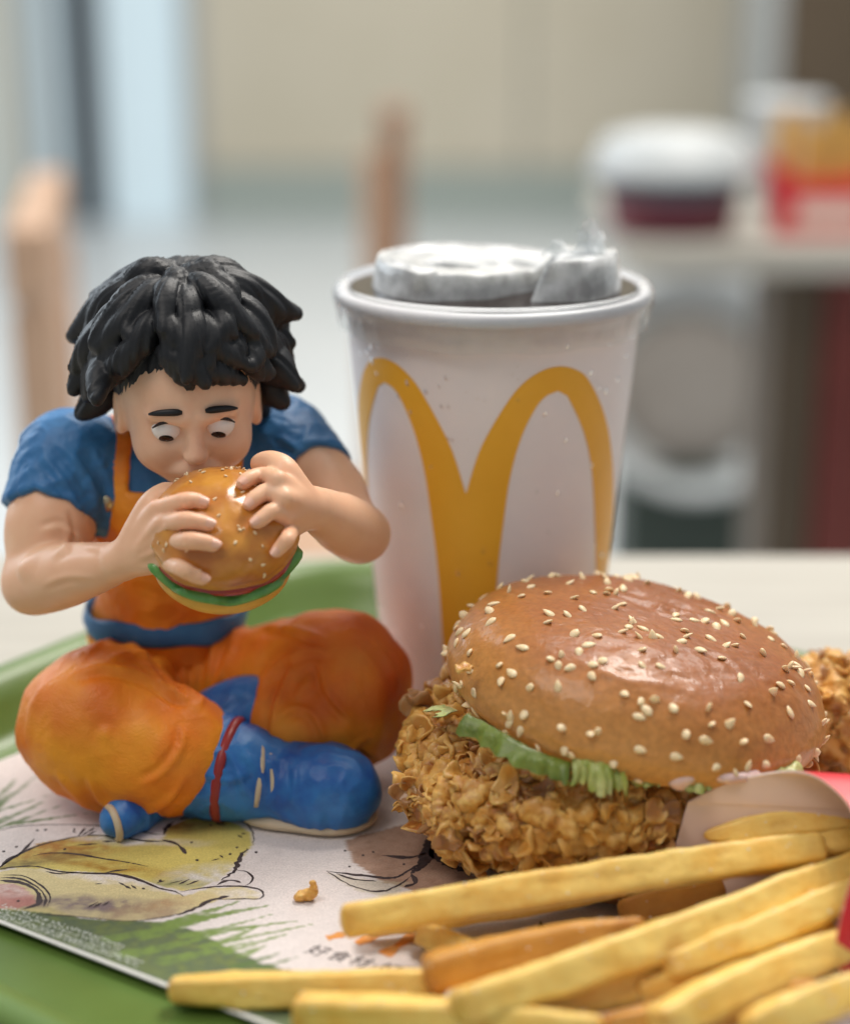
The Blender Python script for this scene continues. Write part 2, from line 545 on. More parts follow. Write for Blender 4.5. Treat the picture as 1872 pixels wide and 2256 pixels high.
def bun_material():
    m = bpy.data.materials.new('glazed_bun_crust')
    m.use_nodes = True
    nt = m.node_tree; nd = nt.nodes; lk = nt.links
    b = nd['Principled BSDF']
    tc = nd.new('ShaderNodeTexCoord')
    sep = nd.new('ShaderNodeSeparateXYZ'); lk.new(tc.outputs['Object'], sep.inputs[0])
    n1 = nd.new('ShaderNodeTexNoise'); n1.inputs['Scale'].default_value = 28; n1.inputs['Detail'].default_value = 5
    lk.new(tc.outputs['Object'], n1.inputs['Vector'])
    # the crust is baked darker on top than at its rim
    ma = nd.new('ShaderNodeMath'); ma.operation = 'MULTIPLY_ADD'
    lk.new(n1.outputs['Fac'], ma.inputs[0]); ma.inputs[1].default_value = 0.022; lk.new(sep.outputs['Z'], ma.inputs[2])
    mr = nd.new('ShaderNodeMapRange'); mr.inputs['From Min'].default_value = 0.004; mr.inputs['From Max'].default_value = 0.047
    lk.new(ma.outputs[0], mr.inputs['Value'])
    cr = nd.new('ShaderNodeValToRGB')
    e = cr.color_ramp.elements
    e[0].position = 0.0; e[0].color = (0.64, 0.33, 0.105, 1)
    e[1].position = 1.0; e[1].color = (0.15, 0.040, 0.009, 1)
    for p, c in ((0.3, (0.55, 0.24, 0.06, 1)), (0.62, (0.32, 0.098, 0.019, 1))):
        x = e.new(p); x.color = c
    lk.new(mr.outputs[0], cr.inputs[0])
    n2 = nd.new('ShaderNodeTexNoise'); n2.inputs['Scale'].default_value = 600; n2.inputs['Detail'].default_value = 3
    lk.new(tc.outputs['Object'], n2.inputs['Vector'])
    mx = nd.new('ShaderNodeMix'); mx.data_type = 'RGBA'; mx.blend_type = 'MULTIPLY'
    mx.inputs[0].default_value = 0.35
    lk.new(cr.outputs[0], mx.inputs[6])
    sc = nd.new('ShaderNodeMapRange'); sc.inputs['From Min'].default_value = 0.35; sc.inputs['From Max'].default_value = 0.65
    sc.inputs['To Min'].default_value = 0.6; sc.inputs['To Max'].default_value = 1.15
    lk.new(n2.outputs['Fac'], sc.inputs['Value']); lk.new(sc.outputs[0], mx.inputs[7])
    lk.new(mx.outputs[2], b.inputs['Base Color'])
    b.inputs['Roughness'].default_value = 0.5
    b.inputs['Specular IOR Level'].default_value = 0.3
    b.inputs['Coat Weight'].default_value = 0.33
    b.inputs['Coat Roughness'].default_value = 0.14
    b.inputs['Subsurface Weight'].default_value = 0.08
    b.inputs['Subsurface Scale'].default_value = 0.003
    # leathery wrinkled glaze
    v = nd.new('ShaderNodeTexNoise'); v.inputs['Scale'].default_value = 210; v.inputs['Detail'].default_value = 3
    v.inputs['Distortion'].default_value = 0.6
    lk.new(tc.outputs['Object'], v.inputs['Vector'])
    b1 = nd.new('ShaderNodeBump'); b1.inputs['Strength'].default_value = 0.42; b1.inputs['Distance'].default_value = 0.0009
    lk.new(v.outputs['Fac'], b1.inputs['Height'])
    b2 = nd.new('ShaderNodeBump'); b2.inputs['Strength'].default_value = 0.25; b2.inputs['Distance'].default_value = 0.0002
    lk.new(n2.outputs['Fac'], b2.inputs['Height']); lk.new(b1.outputs[0], b2.inputs['Normal'])
    lk.new(b2.outputs[0], b.inputs['Normal']); lk.new(b2.outputs[0], b.inputs['Coat Normal'])
    return m


MAT['bun'] = bun_material()


def lid_material(name, lo, hi, rough=0.12):
    m = bpy.data.materials.new(name)
    m.use_nodes = True
    nt = m.node_tree; nd = nt.nodes; lk = nt.links
    b = nd['Principled BSDF']
    out = nd['Material Output']
    b.inputs['Base Color'].default_value = (0.92, 0.93, 0.93, 1)
    b.inputs['Roughness'].default_value = rough
    tr = nd.new('ShaderNodeBsdfTransparent'); tr.inputs[0].default_value = (0.93, 0.96, 0.97, 1)
    tc = nd.new('ShaderNodeTexCoord')
    n = nd.new('ShaderNodeTexNoise'); n.inputs['Scale'].default_value = 140; n.inputs['Detail'].default_value = 4
    lk.new(tc.outputs['Object'], n.inputs['Vector'])
    mr = nd.new('ShaderNodeMapRange'); mr.inputs['From Min'].default_value = 0.35; mr.inputs['From Max'].default_value = 0.7
    mr.inputs['To Min'].default_value = lo; mr.inputs['To Max'].default_value = hi
    lk.new(n.outputs['Fac'], mr.inputs['Value'])
    lw = nd.new('ShaderNodeFresnel'); lw.inputs['IOR'].default_value = 1.5
    add = nd.new('ShaderNodeMath'); add.operation = 'ADD'; add.use_clamp = True
    lk.new(lw.outputs[0], add.inputs[0]); lk.new(mr.outputs[0], add.inputs[1])
    mix = nd.new('ShaderNodeMixShader')
    lk.new(add.outputs[0], mix.inputs[0]); lk.new(tr.outputs[0], mix.inputs[1]); lk.new(b.outputs[0], mix.inputs[2])
    bn = nd.new('ShaderNodeBump'); bn.inputs['Strength'].default_value = 0.2; bn.inputs['Distance'].default_value = 0.0006
    lk.new(n.outputs['Fac'], bn.inputs['Height']); lk.new(bn.outputs[0], b.inputs['Normal'])
    lk.new(mix.outputs[0], out.inputs[0])
    return m


MAT['lid'] = lid_material('clear_lid_plastic', 0.02, 0.10, 0.06)
MAT['lid_flap'] = lid_material('crumpled_lid_plastic', 0.3, 0.75, 0.1)
MAT['lid_frost'] = lid_material('misted_lid_plastic', 0.26, 0.62, 0.12)

# ------------------------------------------------------------------ our table and tray
TZ = 4.0        # top of the paper on the tray
tb = MB()
tb.box((20, -210, -12.5), (1500, 800, 25), bev=4)
table = thing('table', (20, -210, -25), 'pale wood laminate table under the green tray', 'table')
o = tb.build('table_top', MAT['table'], table)

# tray: a rectangle with bowed sides, seen corner on
TC = np.array([60.3, -106.9])
TX = np.array([math.cos(R(-36)), math.sin(R(-36))]); TY = np.array([-TX[1], TX[0]])


def tray_outline(hx, hy, rad, n=14, bow=4.0):
    pts = []
    for sx, sy, a0 in ((1, 1, 0), (-1, 1, 90), (-1, -1, 180), (1, -1, 270)):
        for i in range(n):
            a = R(a0 + 90 * i / (n - 1))
            pts.append(np.array([sx * (hx - rad) + rad * math.cos(a), sy * (hy - rad) + rad * math.sin(a)]))
    # subdivide straight sides and bow them
    out = []
    m = len(pts)
    for i in range(m):
        p, q = pts[i], pts[(i + 1) % m]
        k = max(1, int(np.linalg.norm(q - p) / 12))
        for j in range(k):
            out.append(p + (q - p) * j / k)
    out = np.array(out)
    out[:, 0] += np.sign(out[:, 0]) * bow * (1 - (out[:, 1] / hy) ** 2) * (np.abs(out[:, 0]) > hx * 0.8)
    out[:, 1] += np.sign(out[:, 1]) * bow * (1 - (out[:, 0] / hx) ** 2) * (np.abs(out[:, 1]) > hy * 0.8)
    return out


HX, HY = 205.0, 120.0


def build_tray():
    prof = [(0.0, 3.0), (2.5, 3.4), (6, 6.5), (10, 13), (14, 18.5), (18, 20.6), (22, 20.2), (24.5, 18), (25, 14.5),
            (24, 14.3), (22.5, 16.8), (18, 18.2), (14.5, 16.0), (11, 11), (7, 4), (3, 1.0), (0, 0.3)]
    rings = []
    for off, z in prof:
        c = tray_outline(HX + off, HY + off, 30 + off)
        p = TC + c[:, :1] * TX + c[:, 1:] * TY
        rings.append(np.column_stack([p, np.full(len(p), z)]))
    n = min(len(r) for r in rings)
    # resample every ring to the same count by angle fraction
    m = 220
    V, F = [], []
    for r in rings:
        q = np.vstack([r, r[:1]])
        d = np.concatenate([[0], np.cumsum(np.linalg.norm(np.diff(q, axis=0), axis=1))])
        t = np.linspace(0, d[-1], m, endpoint=False)
        V.append(np.column_stack([np.interp(t, d, q[:, i]) for i in range(3)]))
    V = np.vstack(V)
    k = len(prof)
    for i in range(k - 1):
        for j in range(m):
            F.append((i * m + j, i * m + (j + 1) % m, (i + 1) * m + (j + 1) % m, (i + 1) * m + j))
    F.append(tuple(range(m - 1, -1, -1)))
    F.append(tuple((k - 1) * m + j for j in range(m)))
    o = mk('serving_tray', V, F, MAT['tray'], org=(TC[0], TC[1], 0.3))
    bm = bmesh.new(); bm.from_mesh(o.data); bmesh.ops.recalc_face_normals(bm, faces=bm.faces); bm.to_mesh(o.data); bm.free()
    o.data.polygons.foreach_set('use_smooth', [True] * len(o.data.polygons))
    tag(o, 'green plastic serving tray with a raised rim under the printed paper', 'tray')


build_tray()

# ------------------------------------------------------------------ printed paper on the tray
def px8(pts):
    """points read off the lower left corner of the photograph -> ground plan (mm)"""
    return np.array([gz(x * 0.4016, 1700 + y * 0.4016, TZ)[:2] for x, y in pts])


def pxf(pts):
    return np.array([gz(x, y, TZ)[:2] for x, y in pts])


def inside(P, poly):
    x, y = P[:, 0], P[:, 1]
    r = np.zeros(len(P), bool)
    n = len(poly); j = n - 1
    for i in range(n):
        xi, yi = poly[i]; xj, yj = poly[j]
        c = ((yi > y) != (yj > y)) & (x < (xj - xi) * (y - yi) / (yj - yi + 1e-12) + xi)
        r ^= c
        j = i
    return r


def seg_dist(P, a, b):
    d = b - a
    t = np.clip(((P - a) @ d) / (d @ d + 1e-9), 0, 1)
    return np.linalg.norm(P - a - t[:, None] * d, axis=1), t


PAPER_FRONT = (np.array([-106.0, -116.0]), np.array([math.cos(R(-32.6)), math.sin(R(-32.6))]))   # point, direction
PAPER_BACK = (np.array([-123.0, -18.5]), np.array([math.cos(R(50)), math.sin(R(50))]))


def paper_z(P):
    """the sheet lies flat and lifts a little where it meets the front rim"""
    n = np.array([-PAPER_FRONT[1][1], PAPER_FRONT[1][0]])
    d = (P - PAPER_FRONT[0]) @ n
    n2 = np.array([PAPER_BACK[1][1], -PAPER_BACK[1][0]])
    d2 = (P - PAPER_BACK[0]) @ n2
    z = TZ + 1.6 * np.clip(1 - d / 22, 0, 1) ** 2 + 2.0 * np.clip(1 - d2 / 14, 0, 1) ** 2
    return z


def build_paper():
    f0, fd = PAPER_FRONT; b0, bd = PAPER_BACK
    nf = np.array([-fd[1], fd[0]])
    A = np.array([[fd[0], -bd[0]], [fd[1], -bd[1]]])
    t = np.linalg.solve(A, b0 - f0)
    corner = f0 + fd * t[0]
    h = 0.8
    nu, nv = int(390 / h), int(214 / h)
    u = np.arange(nu + 1) * h; v = np.arange(nv + 1) * h
    U, W = np.meshgrid(u, v, indexing='ij')
    P = corner + U.reshape(-1, 1) * fd + W.reshape(-1, 1) * bd
    col = np.tile(np.array([0.70, 0.635, 0.615]), (len(P), 1))
    n3 = np.column_stack([P, np.zeros(len(P))])
    na = fbm(n3, 0.08, 4, 5); nb = fbm(n3, 0.35, 4, 9); nc = pn(n3, 0.9, 2)
    w = np.column_stack([pn(n3, 0.12, 31), pn(n3, 0.12, 47)]) * 1.6

    def wash(mask, c, amt=1.0):
        m = np.clip(mask * amt, 0, 1)[:, None]
        col[:] = col * (1 - m) + np.array(c) * m

    def soft(poly, edge=1.5, k=6):
        q = inside(P + w * edge, poly).astype(float)
        return q

    def blob(c, r, rot=0.0):
        d = (P + w * 1.5 - np.array(c))
        ca, sa = math.cos(rot), math.sin(rot)
        x = d[:, 0] * ca + d[:, 1] * sa; y = -d[:, 0] * sa + d[:, 1] * ca
        return np.clip(1.15 - np.sqrt((x / r[0]) ** 2 + (y / r[1]) ** 2), 0, 1) * np.clip(0.75 + nb * 0.8, 0, 1.3)
    # grass printed along the front edge
    d_front = (P - f0) @ nf
    g_edge = px8([(0, 790), (200, 800), (450, 812), (880, 822), (1080, 878), (1250, 965), (1430, 1050), (1900, 1180), (2100, 1500), (1300, 1500), (-400, 700), (-300, 700)])
    gm = inside(P + w * 0.3, g_edge).astype(float)
    gm = np.maximum(gm, (d_front < 14).astype(float) * (P[:, 0] < 0))
    wash(gm, (0.075, 0.115, 0.045), 0.95)
    wash(gm * np.clip(nb + 0.25, 0, 1), (0.16, 0.2, 0.05), 0.8)

    def blades(lst, c, wd=1.6):
        for (x0, y0), (x1, y1), ww in lst:
            a, b = px8([(x0, y0), (x1, y1)])
            dd, tt = seg_dist(P + w * 0.15, a, b)
            wash((dd < wd * ww * (1 - tt * 0.92)).astype(float) * np.clip(0.8 + 0.5 * nb, 0, 1), c)
    G1, G2 = (0.17, 0.25, 0.06), (0.10, 0.165, 0.045)
    blades([((880, 850), (1480, 735), 1.5), ((950, 830), (1330, 708), 1.2), ((1000, 900), (1640, 820), 1.1), ((800, 900), (1300, 760), 1.6),
            ((1120, 960), (1720, 838), 0.8), ((600, 930), (1150, 800), 1.3), ((1330, 1010), (1480, 950), 1.0), ((1250, 990), (1610, 880), 0.7),
            ((1180, 950), (1420, 850), 0.9), ((1080, 900), (1500, 780), 0.7), ((700, 1020), (1250, 880), 1.5), ((900, 1050), (1400, 930), 1.4)], G1)
    blades([((-200, 330), (90, 40), 1.5), ((-150, 300), (200, 25), 1.1), ((-100, 320), (260, 160), 1.2), ((-60, 330), (330, 190), 0.8),
            ((-100, 260), (60, 110), 1.0), ((60, 290), (480, 230), 0.7), ((-50, 230), (270, 130), 0.5)], G2)
    blades([((1300, 1080), (1560, 985), 0.9), ((1400, 1090), (1650, 1010), 0.6)], G2)
    # the big yellow wash drawing
    up = px8([(-60, 545), (0, 520), (80, 470), (200, 400), (400, 365), (560, 350), (760, 372), (890, 372), (935, 300), (1080, 238), (1250, 268), (1380, 330),
              (1385, 400), (1310, 500), (1215, 590), (1090, 640), (980, 655), (850, 610), (650, 558), (400, 550), (250, 540), (80, 530)])
    lowp = px8([(-60, 560), (100, 530), (250, 535), (500, 562), (700, 585), (860, 640), (1000, 690), (1150, 640), (1330, 632), (1440, 668), (1400, 700),
                (1200, 702), (1080, 750), (900, 800), (700, 822), (400, 800), (220, 785), (100, 775), (-60, 760)])
    paper_c = (0.72, 0.66, 0.6)
    mu = soft(up, 0.5)
    wash(mu, (0.60, 0.49, 0.09), 0.9)
    wash(mu * blob(px8([(330, 430)])[0], (22, 9), R(10)), (0.40, 0.19, 0.04), 1.1)
    wash(mu * blob(px8([(180, 500)])[0], (20, 4), R(20)), (0.16, 0.13, 0.05), 0.9)
    wash(mu * blob(px8([(620, 520)])[0], (24, 3.4), R(-15)), (0.36, 0.2, 0.03), 0.9)
    wash(mu * blob(px8([(1120, 570)])[0], (13, 7), R(20)), (0.66, 0.62, 0.56), 1.1)
    wash(mu * blob(px8([(980, 610)])[0], (14, 3), R(0)), (0.25, 0.25, 0.09), 0.8)
    wash(mu * blob(px8([(1000, 290)])[0], (13, 6), R(0)), (0.33, 0.2, 0.05), 1.0)
    wash(mu * blob(px8([(760, 385)])[0], (20, 2.6), R(-4)), paper_c, 1.1)
    ml = soft(lowp, 0.4)
    wash(ml, (0.66, 0.55, 0.24), 0.85)
    wash(ml * blob(px8([(650, 590)])[0], (26, 3), R(-14)), paper_c, 1.3)
    wash(ml * blob(px8([(520, 745)])[0], (30, 5.5), R(-6)), (0.23, 0.17, 0.17), 1.2)
    wash(ml * blob(px8([(880, 745)])[0], (16, 4.5), R(18)), (0.45, 0.3, 0.16), 0.9)
    wash(ml * blob(px8([(1360, 665)])[0], (9, 3), R(0)), paper_c, 1.2)
    pk = px8([(-80, 620), (60, 620), (140, 640), (195, 690), (190, 730), (100, 765), (-80, 770)])
    mp = soft(pk, 0.3)
    wash(mp, (0.60, 0.32, 0.27), 0.95)
    wash(mp * np.clip(na + 0.2, 0, 1), (0.40, 0.14, 0.12), 0.9)
    wash(mp * blob(px8([(20, 660)])[0], (10, 4)), (0.7, 0.56, 0.52), 1.0)
    # rust brown wash beside the sandwich
    br = pxf([(760, 1850), (830, 1832), (980, 1800), (1010, 1880), (1060, 1950), (960, 1985), (850, 1945), (780, 1900)])
    wash(soft(br, 0.9), (0.36, 0.20, 0.12), 0.85)
    wash(soft(br, 0.9) * np.clip(nb, 0, 1), (0.2, 0.1, 0.06), 0.6)
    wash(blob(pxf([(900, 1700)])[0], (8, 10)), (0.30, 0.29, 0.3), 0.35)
    wash(soft(pxf([(720, 1925), (800, 1935), (900, 1945), (860, 1980), (790, 1965)]), .5), (0.5, 0.44, 0.3), 0.5)
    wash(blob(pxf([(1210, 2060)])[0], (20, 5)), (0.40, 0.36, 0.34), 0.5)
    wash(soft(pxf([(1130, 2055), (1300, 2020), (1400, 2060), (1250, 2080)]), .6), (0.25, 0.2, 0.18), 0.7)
    wash((d_front < 0.9).astype(float), (0.80, 0.78, 0.75), 1.0)
    col *= (1 + 0.06 * nc + 0.05 * nb)[:, None]
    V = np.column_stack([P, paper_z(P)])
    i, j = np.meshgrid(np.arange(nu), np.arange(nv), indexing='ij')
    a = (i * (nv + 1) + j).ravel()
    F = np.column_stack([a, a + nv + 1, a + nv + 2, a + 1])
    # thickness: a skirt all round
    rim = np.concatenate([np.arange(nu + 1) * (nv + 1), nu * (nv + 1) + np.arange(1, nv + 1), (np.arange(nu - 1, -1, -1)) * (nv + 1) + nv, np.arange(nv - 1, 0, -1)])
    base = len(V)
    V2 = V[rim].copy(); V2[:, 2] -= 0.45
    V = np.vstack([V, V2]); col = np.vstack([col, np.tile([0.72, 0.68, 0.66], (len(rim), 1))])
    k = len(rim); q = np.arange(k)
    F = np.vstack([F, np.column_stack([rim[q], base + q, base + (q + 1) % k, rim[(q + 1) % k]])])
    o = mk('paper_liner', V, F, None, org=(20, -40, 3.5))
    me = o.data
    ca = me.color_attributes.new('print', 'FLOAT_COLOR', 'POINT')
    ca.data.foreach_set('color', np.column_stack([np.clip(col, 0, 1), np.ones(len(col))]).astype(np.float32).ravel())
    m = bpy.data.materials.new('printed_paper')
    m.use_nodes = True
    nt = m.node_tree; nd = nt.nodes; lk = nt.links
    b = nd['Principled BSDF']; b.inputs['Roughness'].default_value = 0.6; b.inputs['Specular IOR Level'].default_value = 0.35
    at_ = nd.new('ShaderNodeAttribute'); at_.attribute_name = 'print'
    tc = nd.new('ShaderNodeTexCoord'); n = nd.new('ShaderNodeTexNoise'); n.inputs['Scale'].default_value = 1800; n.inputs['Detail'].default_value = 4
    lk.new(tc.outputs['Object'], n.inputs['Vector'])
    mr = nd.new('ShaderNodeMapRange'); mr.inputs['From Min'].default_value = 0.3; mr.inputs['From Max'].default_value = 0.7
    mr.inputs['To Min'].default_value = 0.86; mr.inputs['To Max'].default_value = 1.12
    lk.new(n.outputs['Fac'], mr.inputs['Value'])
    mx = nd.new('ShaderNodeMix'); mx.data_type = 'RGBA'; mx.blend_type = 'MULTIPLY'; mx.inputs[0].default_value = 1
    lk.new(at_.outputs['Color'], mx.inputs[6]); lk.new(mr.outputs[0], mx.inputs[7]); lk.new(mx.outputs[2], b.inputs['Base Color'])
    bn = nd.new('ShaderNodeBump'); bn.inputs['Strength'].default_value = 0.25; bn.inputs['Distance'].default_value = 0.0002
    lk.new(n.outputs['Fac'], bn.inputs['Height']); lk.new(bn.outputs[0], b.inputs['Normal'])
    me.materials.append(m)
    tag(o, 'printed paper tray liner with grass and a yellow ink wash drawing', 'tray liner')
    return o


liner = build_paper()


class Print:
    """flat printed strokes lying on the paper"""
    def __init__(s): s.V, s.F = [], []

    def stroke(s, pts, width, n=None, jit=0.1, taper=True):
        pts = np.asarray(pts, float)
        L = np.linalg.norm(np.diff(pts, axis=0), axis=1).sum()
        n = n or max(3, int(L / 0.9))
        q = spline(pts, n) if len(pts) > 2 else pts[0] + (pts[1] - pts[0]) * np.linspace(0, 1, n)[:, None]
        q = q + rng.normal(0, jit * 0.4, q.shape)
        T = np.gradient(q, axis=0); T /= np.linalg.norm(T, axis=1)[:, None] + 1e-9
        N = np.column_stack([-T[:, 1], T[:, 0]])
        t = np.linspace(0, 1, n)
        w = width * 0.66 * (0.75 + 0.25 * np.sin(t * 9 + rng.random() * 6) + rng.normal(0, 0.12, n))
        if taper: w = w * np.clip(np.minimum(t, 1 - t) * 6 + 0.15, 0, 1)
        w = np.maximum(w, 0.05)
        z = np.array([paper_z(q)]).T + 0.06
        A = np.hstack([q + N * w[:, None], z]); B = np.hstack([q - N * w[:, None], z])
        b = len(s.V)
        s.V += list(A) + list(B)
        for i in range(n - 1): s.F.append((b + i, b + n + i, b + n + i + 1, b + i + 1))
        return s

    def poly(s, pts):
        pts = np.asarray(pts, float)
        z = paper_z(pts) + 0.06
        b = len(s.V)
        s.V += [np.array([p[0], p[1], zz]) for p, zz in zip(pts, z)]
        s.F.append(tuple(range(b, b + len(pts))))
        return s

    def dot(s, c, r):
        a = np.linspace(0, 2 * math.pi, 8)[:-1]
        return s.poly(np.array(c) + np.column_stack([np.cos(a), np.sin(a) * 1.3]) * (r * (0.8 + 0.4 * rng.random(7)))[:, None])


pr = Print()
L8 = lambda pts, w=0.55, **k: pr.stroke(px8(pts), w, **k)
L8([(0, 325), (110, 300), (350, 292), (560, 300), (720, 322), (850, 345), (900, 345)], 0.5)
L8([(0, 530), (50, 480), (110, 450), (190, 370)], 0.8)
L8([(-30, 545), (90, 465), (200, 412), (330, 378), (480, 352), (640, 360), (800, 382), (920, 385)], 0.7)
L8([(180, 465), (260, 450), (400, 452), (560, 478), (700, 500), (810, 522)], 0.6)
L8([(-30, 540), (80, 525), (200, 522), (330, 550), (500, 560), (640, 565), (760, 595), (870, 640), (960, 660), (1010, 690)], 0.8)
L8([(560, 560), (640, 545), (700, 540)], 0.5)
L8([(250, 550), (330, 562), (420, 552)], 0.6)
L8([(990, 662), (1080, 645), (1200, 632), (1330, 632), (1420, 648), (1445, 675), (1420, 700), (1330, 700), (1200, 704)], 0.6)
L8([(1300, 545), (1350, 550), (1385, 580), (1375, 610), (1345, 630)], 0.55)
L8([(1220, 600), (1270, 555), (1300, 520), (1320, 470), (1360, 420)], 1.1, jit=0.7)
L8([(1385, 405), (1392, 370), (1385, 330), (1340, 280), (1270, 250), (1190, 235)], 0.5, jit=0.3)
L8([(900, 350), (915, 310), (950, 280)], 1.2, jit=0.5)
L8([(890, 375), (960, 395), (1000, 425), (1020, 455)], 1.0)
L8([(950, 275), (1050, 250), (1150, 250), (1250, 290)], 0.9, jit=0.6)
L8([(1190, 625), (1240, 600), (1290, 600), (1320, 612)], 0.8)
L8([(1080, 750), (1130, 720), (1190, 700), (1260, 685)], 1.2, jit=0.5)
L8([(960, 790), (1030, 770), (1090, 740)], 0.8, jit=0.3)
L8([(150, 795), (400, 800), (700, 822), (900, 800), (1000, 778)], 0.4)
L8([(0, 600), (100, 610), (180, 640), (215, 690), (205, 735), (120, 770)], 1.3, jit=0.2)
L8([(0, 585), (110, 590), (210, 640), (250, 700), (240, 750)], 0.6)
L8([(20, 570), (130, 575), (230, 630), (275, 690), (262, 745)], 0.5)
for (a, b_) in (((430, 355), (470, 310)), ((450, 352), (520, 310)), ((480, 350), (530, 325)), ((405, 330), (410, 310)), ((520, 620), (560, 615)),
               ((650, 610), (720, 645)), ((720, 625), (750, 645)), ((780, 640), (795, 648)), ((1160, 490), (1200, 480)), ((1205, 460), (1225, 475)),
               ((980, 620), (1040, 592)), ((1020, 625), (1090, 600)), ((930, 615), (1000, 600)), ((860, 612), (905, 600)), ((480, 750), (540, 715)),
               ((510, 750), (560, 720)), ((560, 740), (600, 715)), ((560, 385), (640, 385)), ((420, 405), (540, 398)), ((400, 330), (415, 335)),
               ((1180, 285), (1240, 300)), ((1300, 350), (1330, 365)), ((1320, 340), (1350, 345))):
    L8([a, b_], 0.7)
for c in ((90, 415), (20, 440), (355, 428), (1080, 488), (1300, 418), (1405, 445), (1430, 293), (250, 322), (205, 325), (1050, 390), (880, 890 - 290), (100, 718), (1262, 455), (1155, 295)):
    pr.dot(px8([c])[0], 0.45)
LF = lambda pts, w=0.6, **k: pr.stroke(pxf(pts), w, **k)
LF([(955, 1815), (948, 1860), (930, 1905), (905, 1925)], 3.0, jit=0.3)
LF([(945, 1870), (985, 1905), (1030, 1920)], 2.6, jit=0.3)
LF([(940, 1880), (900, 1890), (840, 1885)], 1.3, jit=0.1)
LF([(930, 1900), (890, 1925), (860, 1935), (800, 1930), (720, 1920)], 0.9, jit=0.3)
LF([(720, 1920), (770, 1950), (830, 1965), (880, 1950), (905, 1930)], 0.6, jit=0.3)
LF([(740, 1925), (780, 1938), (830, 1942)], 0.6)
LF([(905, 1925), (915, 1945), (890, 1955)], 1.0, jit=0.2)
LF([(1190, 2030), (1200, 2050), (1260, 2060), (1290, 2075)], 2.0)
for c in ((800, 1885), (822, 1878), (770, 1910), (890, 1905), (760, 1875)):
    pr.dot(pxf([c])[0], 0.4)
for c in ((770, 1795), (790, 1785), (800, 1800), (815, 1790), (880, 1690), (900, 1720), (890, 1740)):
    pr.dot(pxf([c])[0], 0.7)
tag(mk('ink_drawing', pr.V, pr.F, MAT['ink'], liner, False), kind='stuff')

po = Print()
for a, b_, w in (((720, 2068), (760, 2058), 2.4), ((785, 2080), (850, 2055), 2.6), ((845, 2105), (918, 2058), 2.8)):
    po.stroke(pxf([a, b_]), w, taper=False, jit=0.05)
mk('orange_mark', po.V, po.F, MAT['orange_ink'], liner, False)

# rows of small pale print along the front edge (too small to read)
pw = Print()
row0 = px8([(0, 752), (690, 985)]); row1 = px8([(-40, 800), (785, 1085)])
nf = np.array([-PAPER_FRONT[1][1], PAPER_FRONT[1][0]])
for rr, (st, en, off) in enumerate(((row0[0], row0[1], 0.6), (row0[0], row0[1], -1.2), (row1[0], row1[1], 0.9), (row1[0], row1[1], -0.8))):
    n = int(np.linalg.norm(en - st) / 1.25)
    d = (en - st) / np.linalg.norm(en - st); nn = np.array([-d[1], d[0]])
    for i in range(n):
        c = st + d * (i * 1.25) + nn * off
        for k in range(3):
            a = c + d * rng.uniform(0, 0.85) + nn * rng.uniform(-0.55, 0.55)
            if rng.random() < 0.5: b2 = a + d * rng.uniform(0.3, 0.7)
            else: b2 = a + nn * rng.uniform(0.4, 0.9)
            pw.stroke([a, b2], 0.3, n=2, jit=0, taper=False)
tag(mk('small_print', pw.V, pw.F, MAT['white_ink'], liner, False), kind='stuff')


def brush_text(txt, origin, along, size):
    c = bpy.data.curves.new('brush_text', 'FONT')
    c.body = txt
    c.size = size
    c.shear = 0.25
    c.space_character = 1.15
    c.offset = 0.0
    t = bpy.data.objects.new('brush_text', c)
    COL.objects.link(t)
    bpy.context.view_layer.update()
    dg = bpy.context.evaluated_depsgraph_get()
    me = bpy.data.meshes.new_from_object(t.evaluated_get(dg))
    bpy.data.objects.remove(t)
    d = along / np.linalg.norm(along); nn = np.array([-d[1], d[0]])
    V = []
    for v in me.vertices:
        p = origin + d * v.co.x + nn * v.co.y
        V.append((p[0], p[1], TZ + 0.07))
    F = [tuple(p.vertices) for p in me.polygons]
    print('text verts', len(V))
    return mk('brush_lettering', V, F, MAT['ink'], liner, False)


ta = pxf([(668, 2098), (830, 2140)])
brush_text('\u597d\u98df\u6750\u00b7\u597d', ta[0], ta[1] - ta[0], 5.4)

# ------------------------------------------------------------------ paper cup
CUP = np.array([20.5, 23.0])
cup = thing('paper_cup', (CUP[0], CUP[1], TZ), 'white paper drink cup printed with a big yellow letter M under a clear torn lid', 'cup')


def cup_r(z): return 32.5 + (z - TZ) * (44.8 - 32.5) / 135.0


prof = [(31.0, TZ + 3), (31.2, TZ + 0.2), (32.3, TZ + 0.2), (32.6, TZ + 1)]
prof += [(cup_r(z), z) for z in np.linspace(TZ + 3, 137, 30)]
for a in np.linspace(-60, 150, 10):       # rolled lip
    prof.append((45.3 + 2.2 * math.cos(R(a)), 138.4 + 2.3 * math.sin(R(a))))
prof += [(44.0, 137.0), (cup_r(130) - 0.6, 130), (cup_r(110) - 0.6, 110)]
mb = MB().lathe((CUP[0], CUP[1], 0), prof, 128, caps=False)
mb.build('cup_wall', MAT['cup'], cup, True)
# the glued side seam, turned to the right
a_ = R(58)
sm_ = MB()
for z0, z1 in zip(np.linspace(8, 128, 25)[:-1], np.linspace(8, 128, 25)[1:]):
    q_ = []
    for z, da in ((z0, 0), (z0, 0.02), (z1, 0.02), (z1, 0)):
        r_s = cup_r(z) + (0.26 if da == 0 else 0.02)
        q_.append((CUP[0] + r_s * math.sin(a_ + da + 0.9), CUP[1] - r_s * math.cos(a_ + da + 0.9), z))
    sm_.add(q_, [(0, 1, 2, 3)])
sm_.build('seam', MAT['cup'], cup, True)
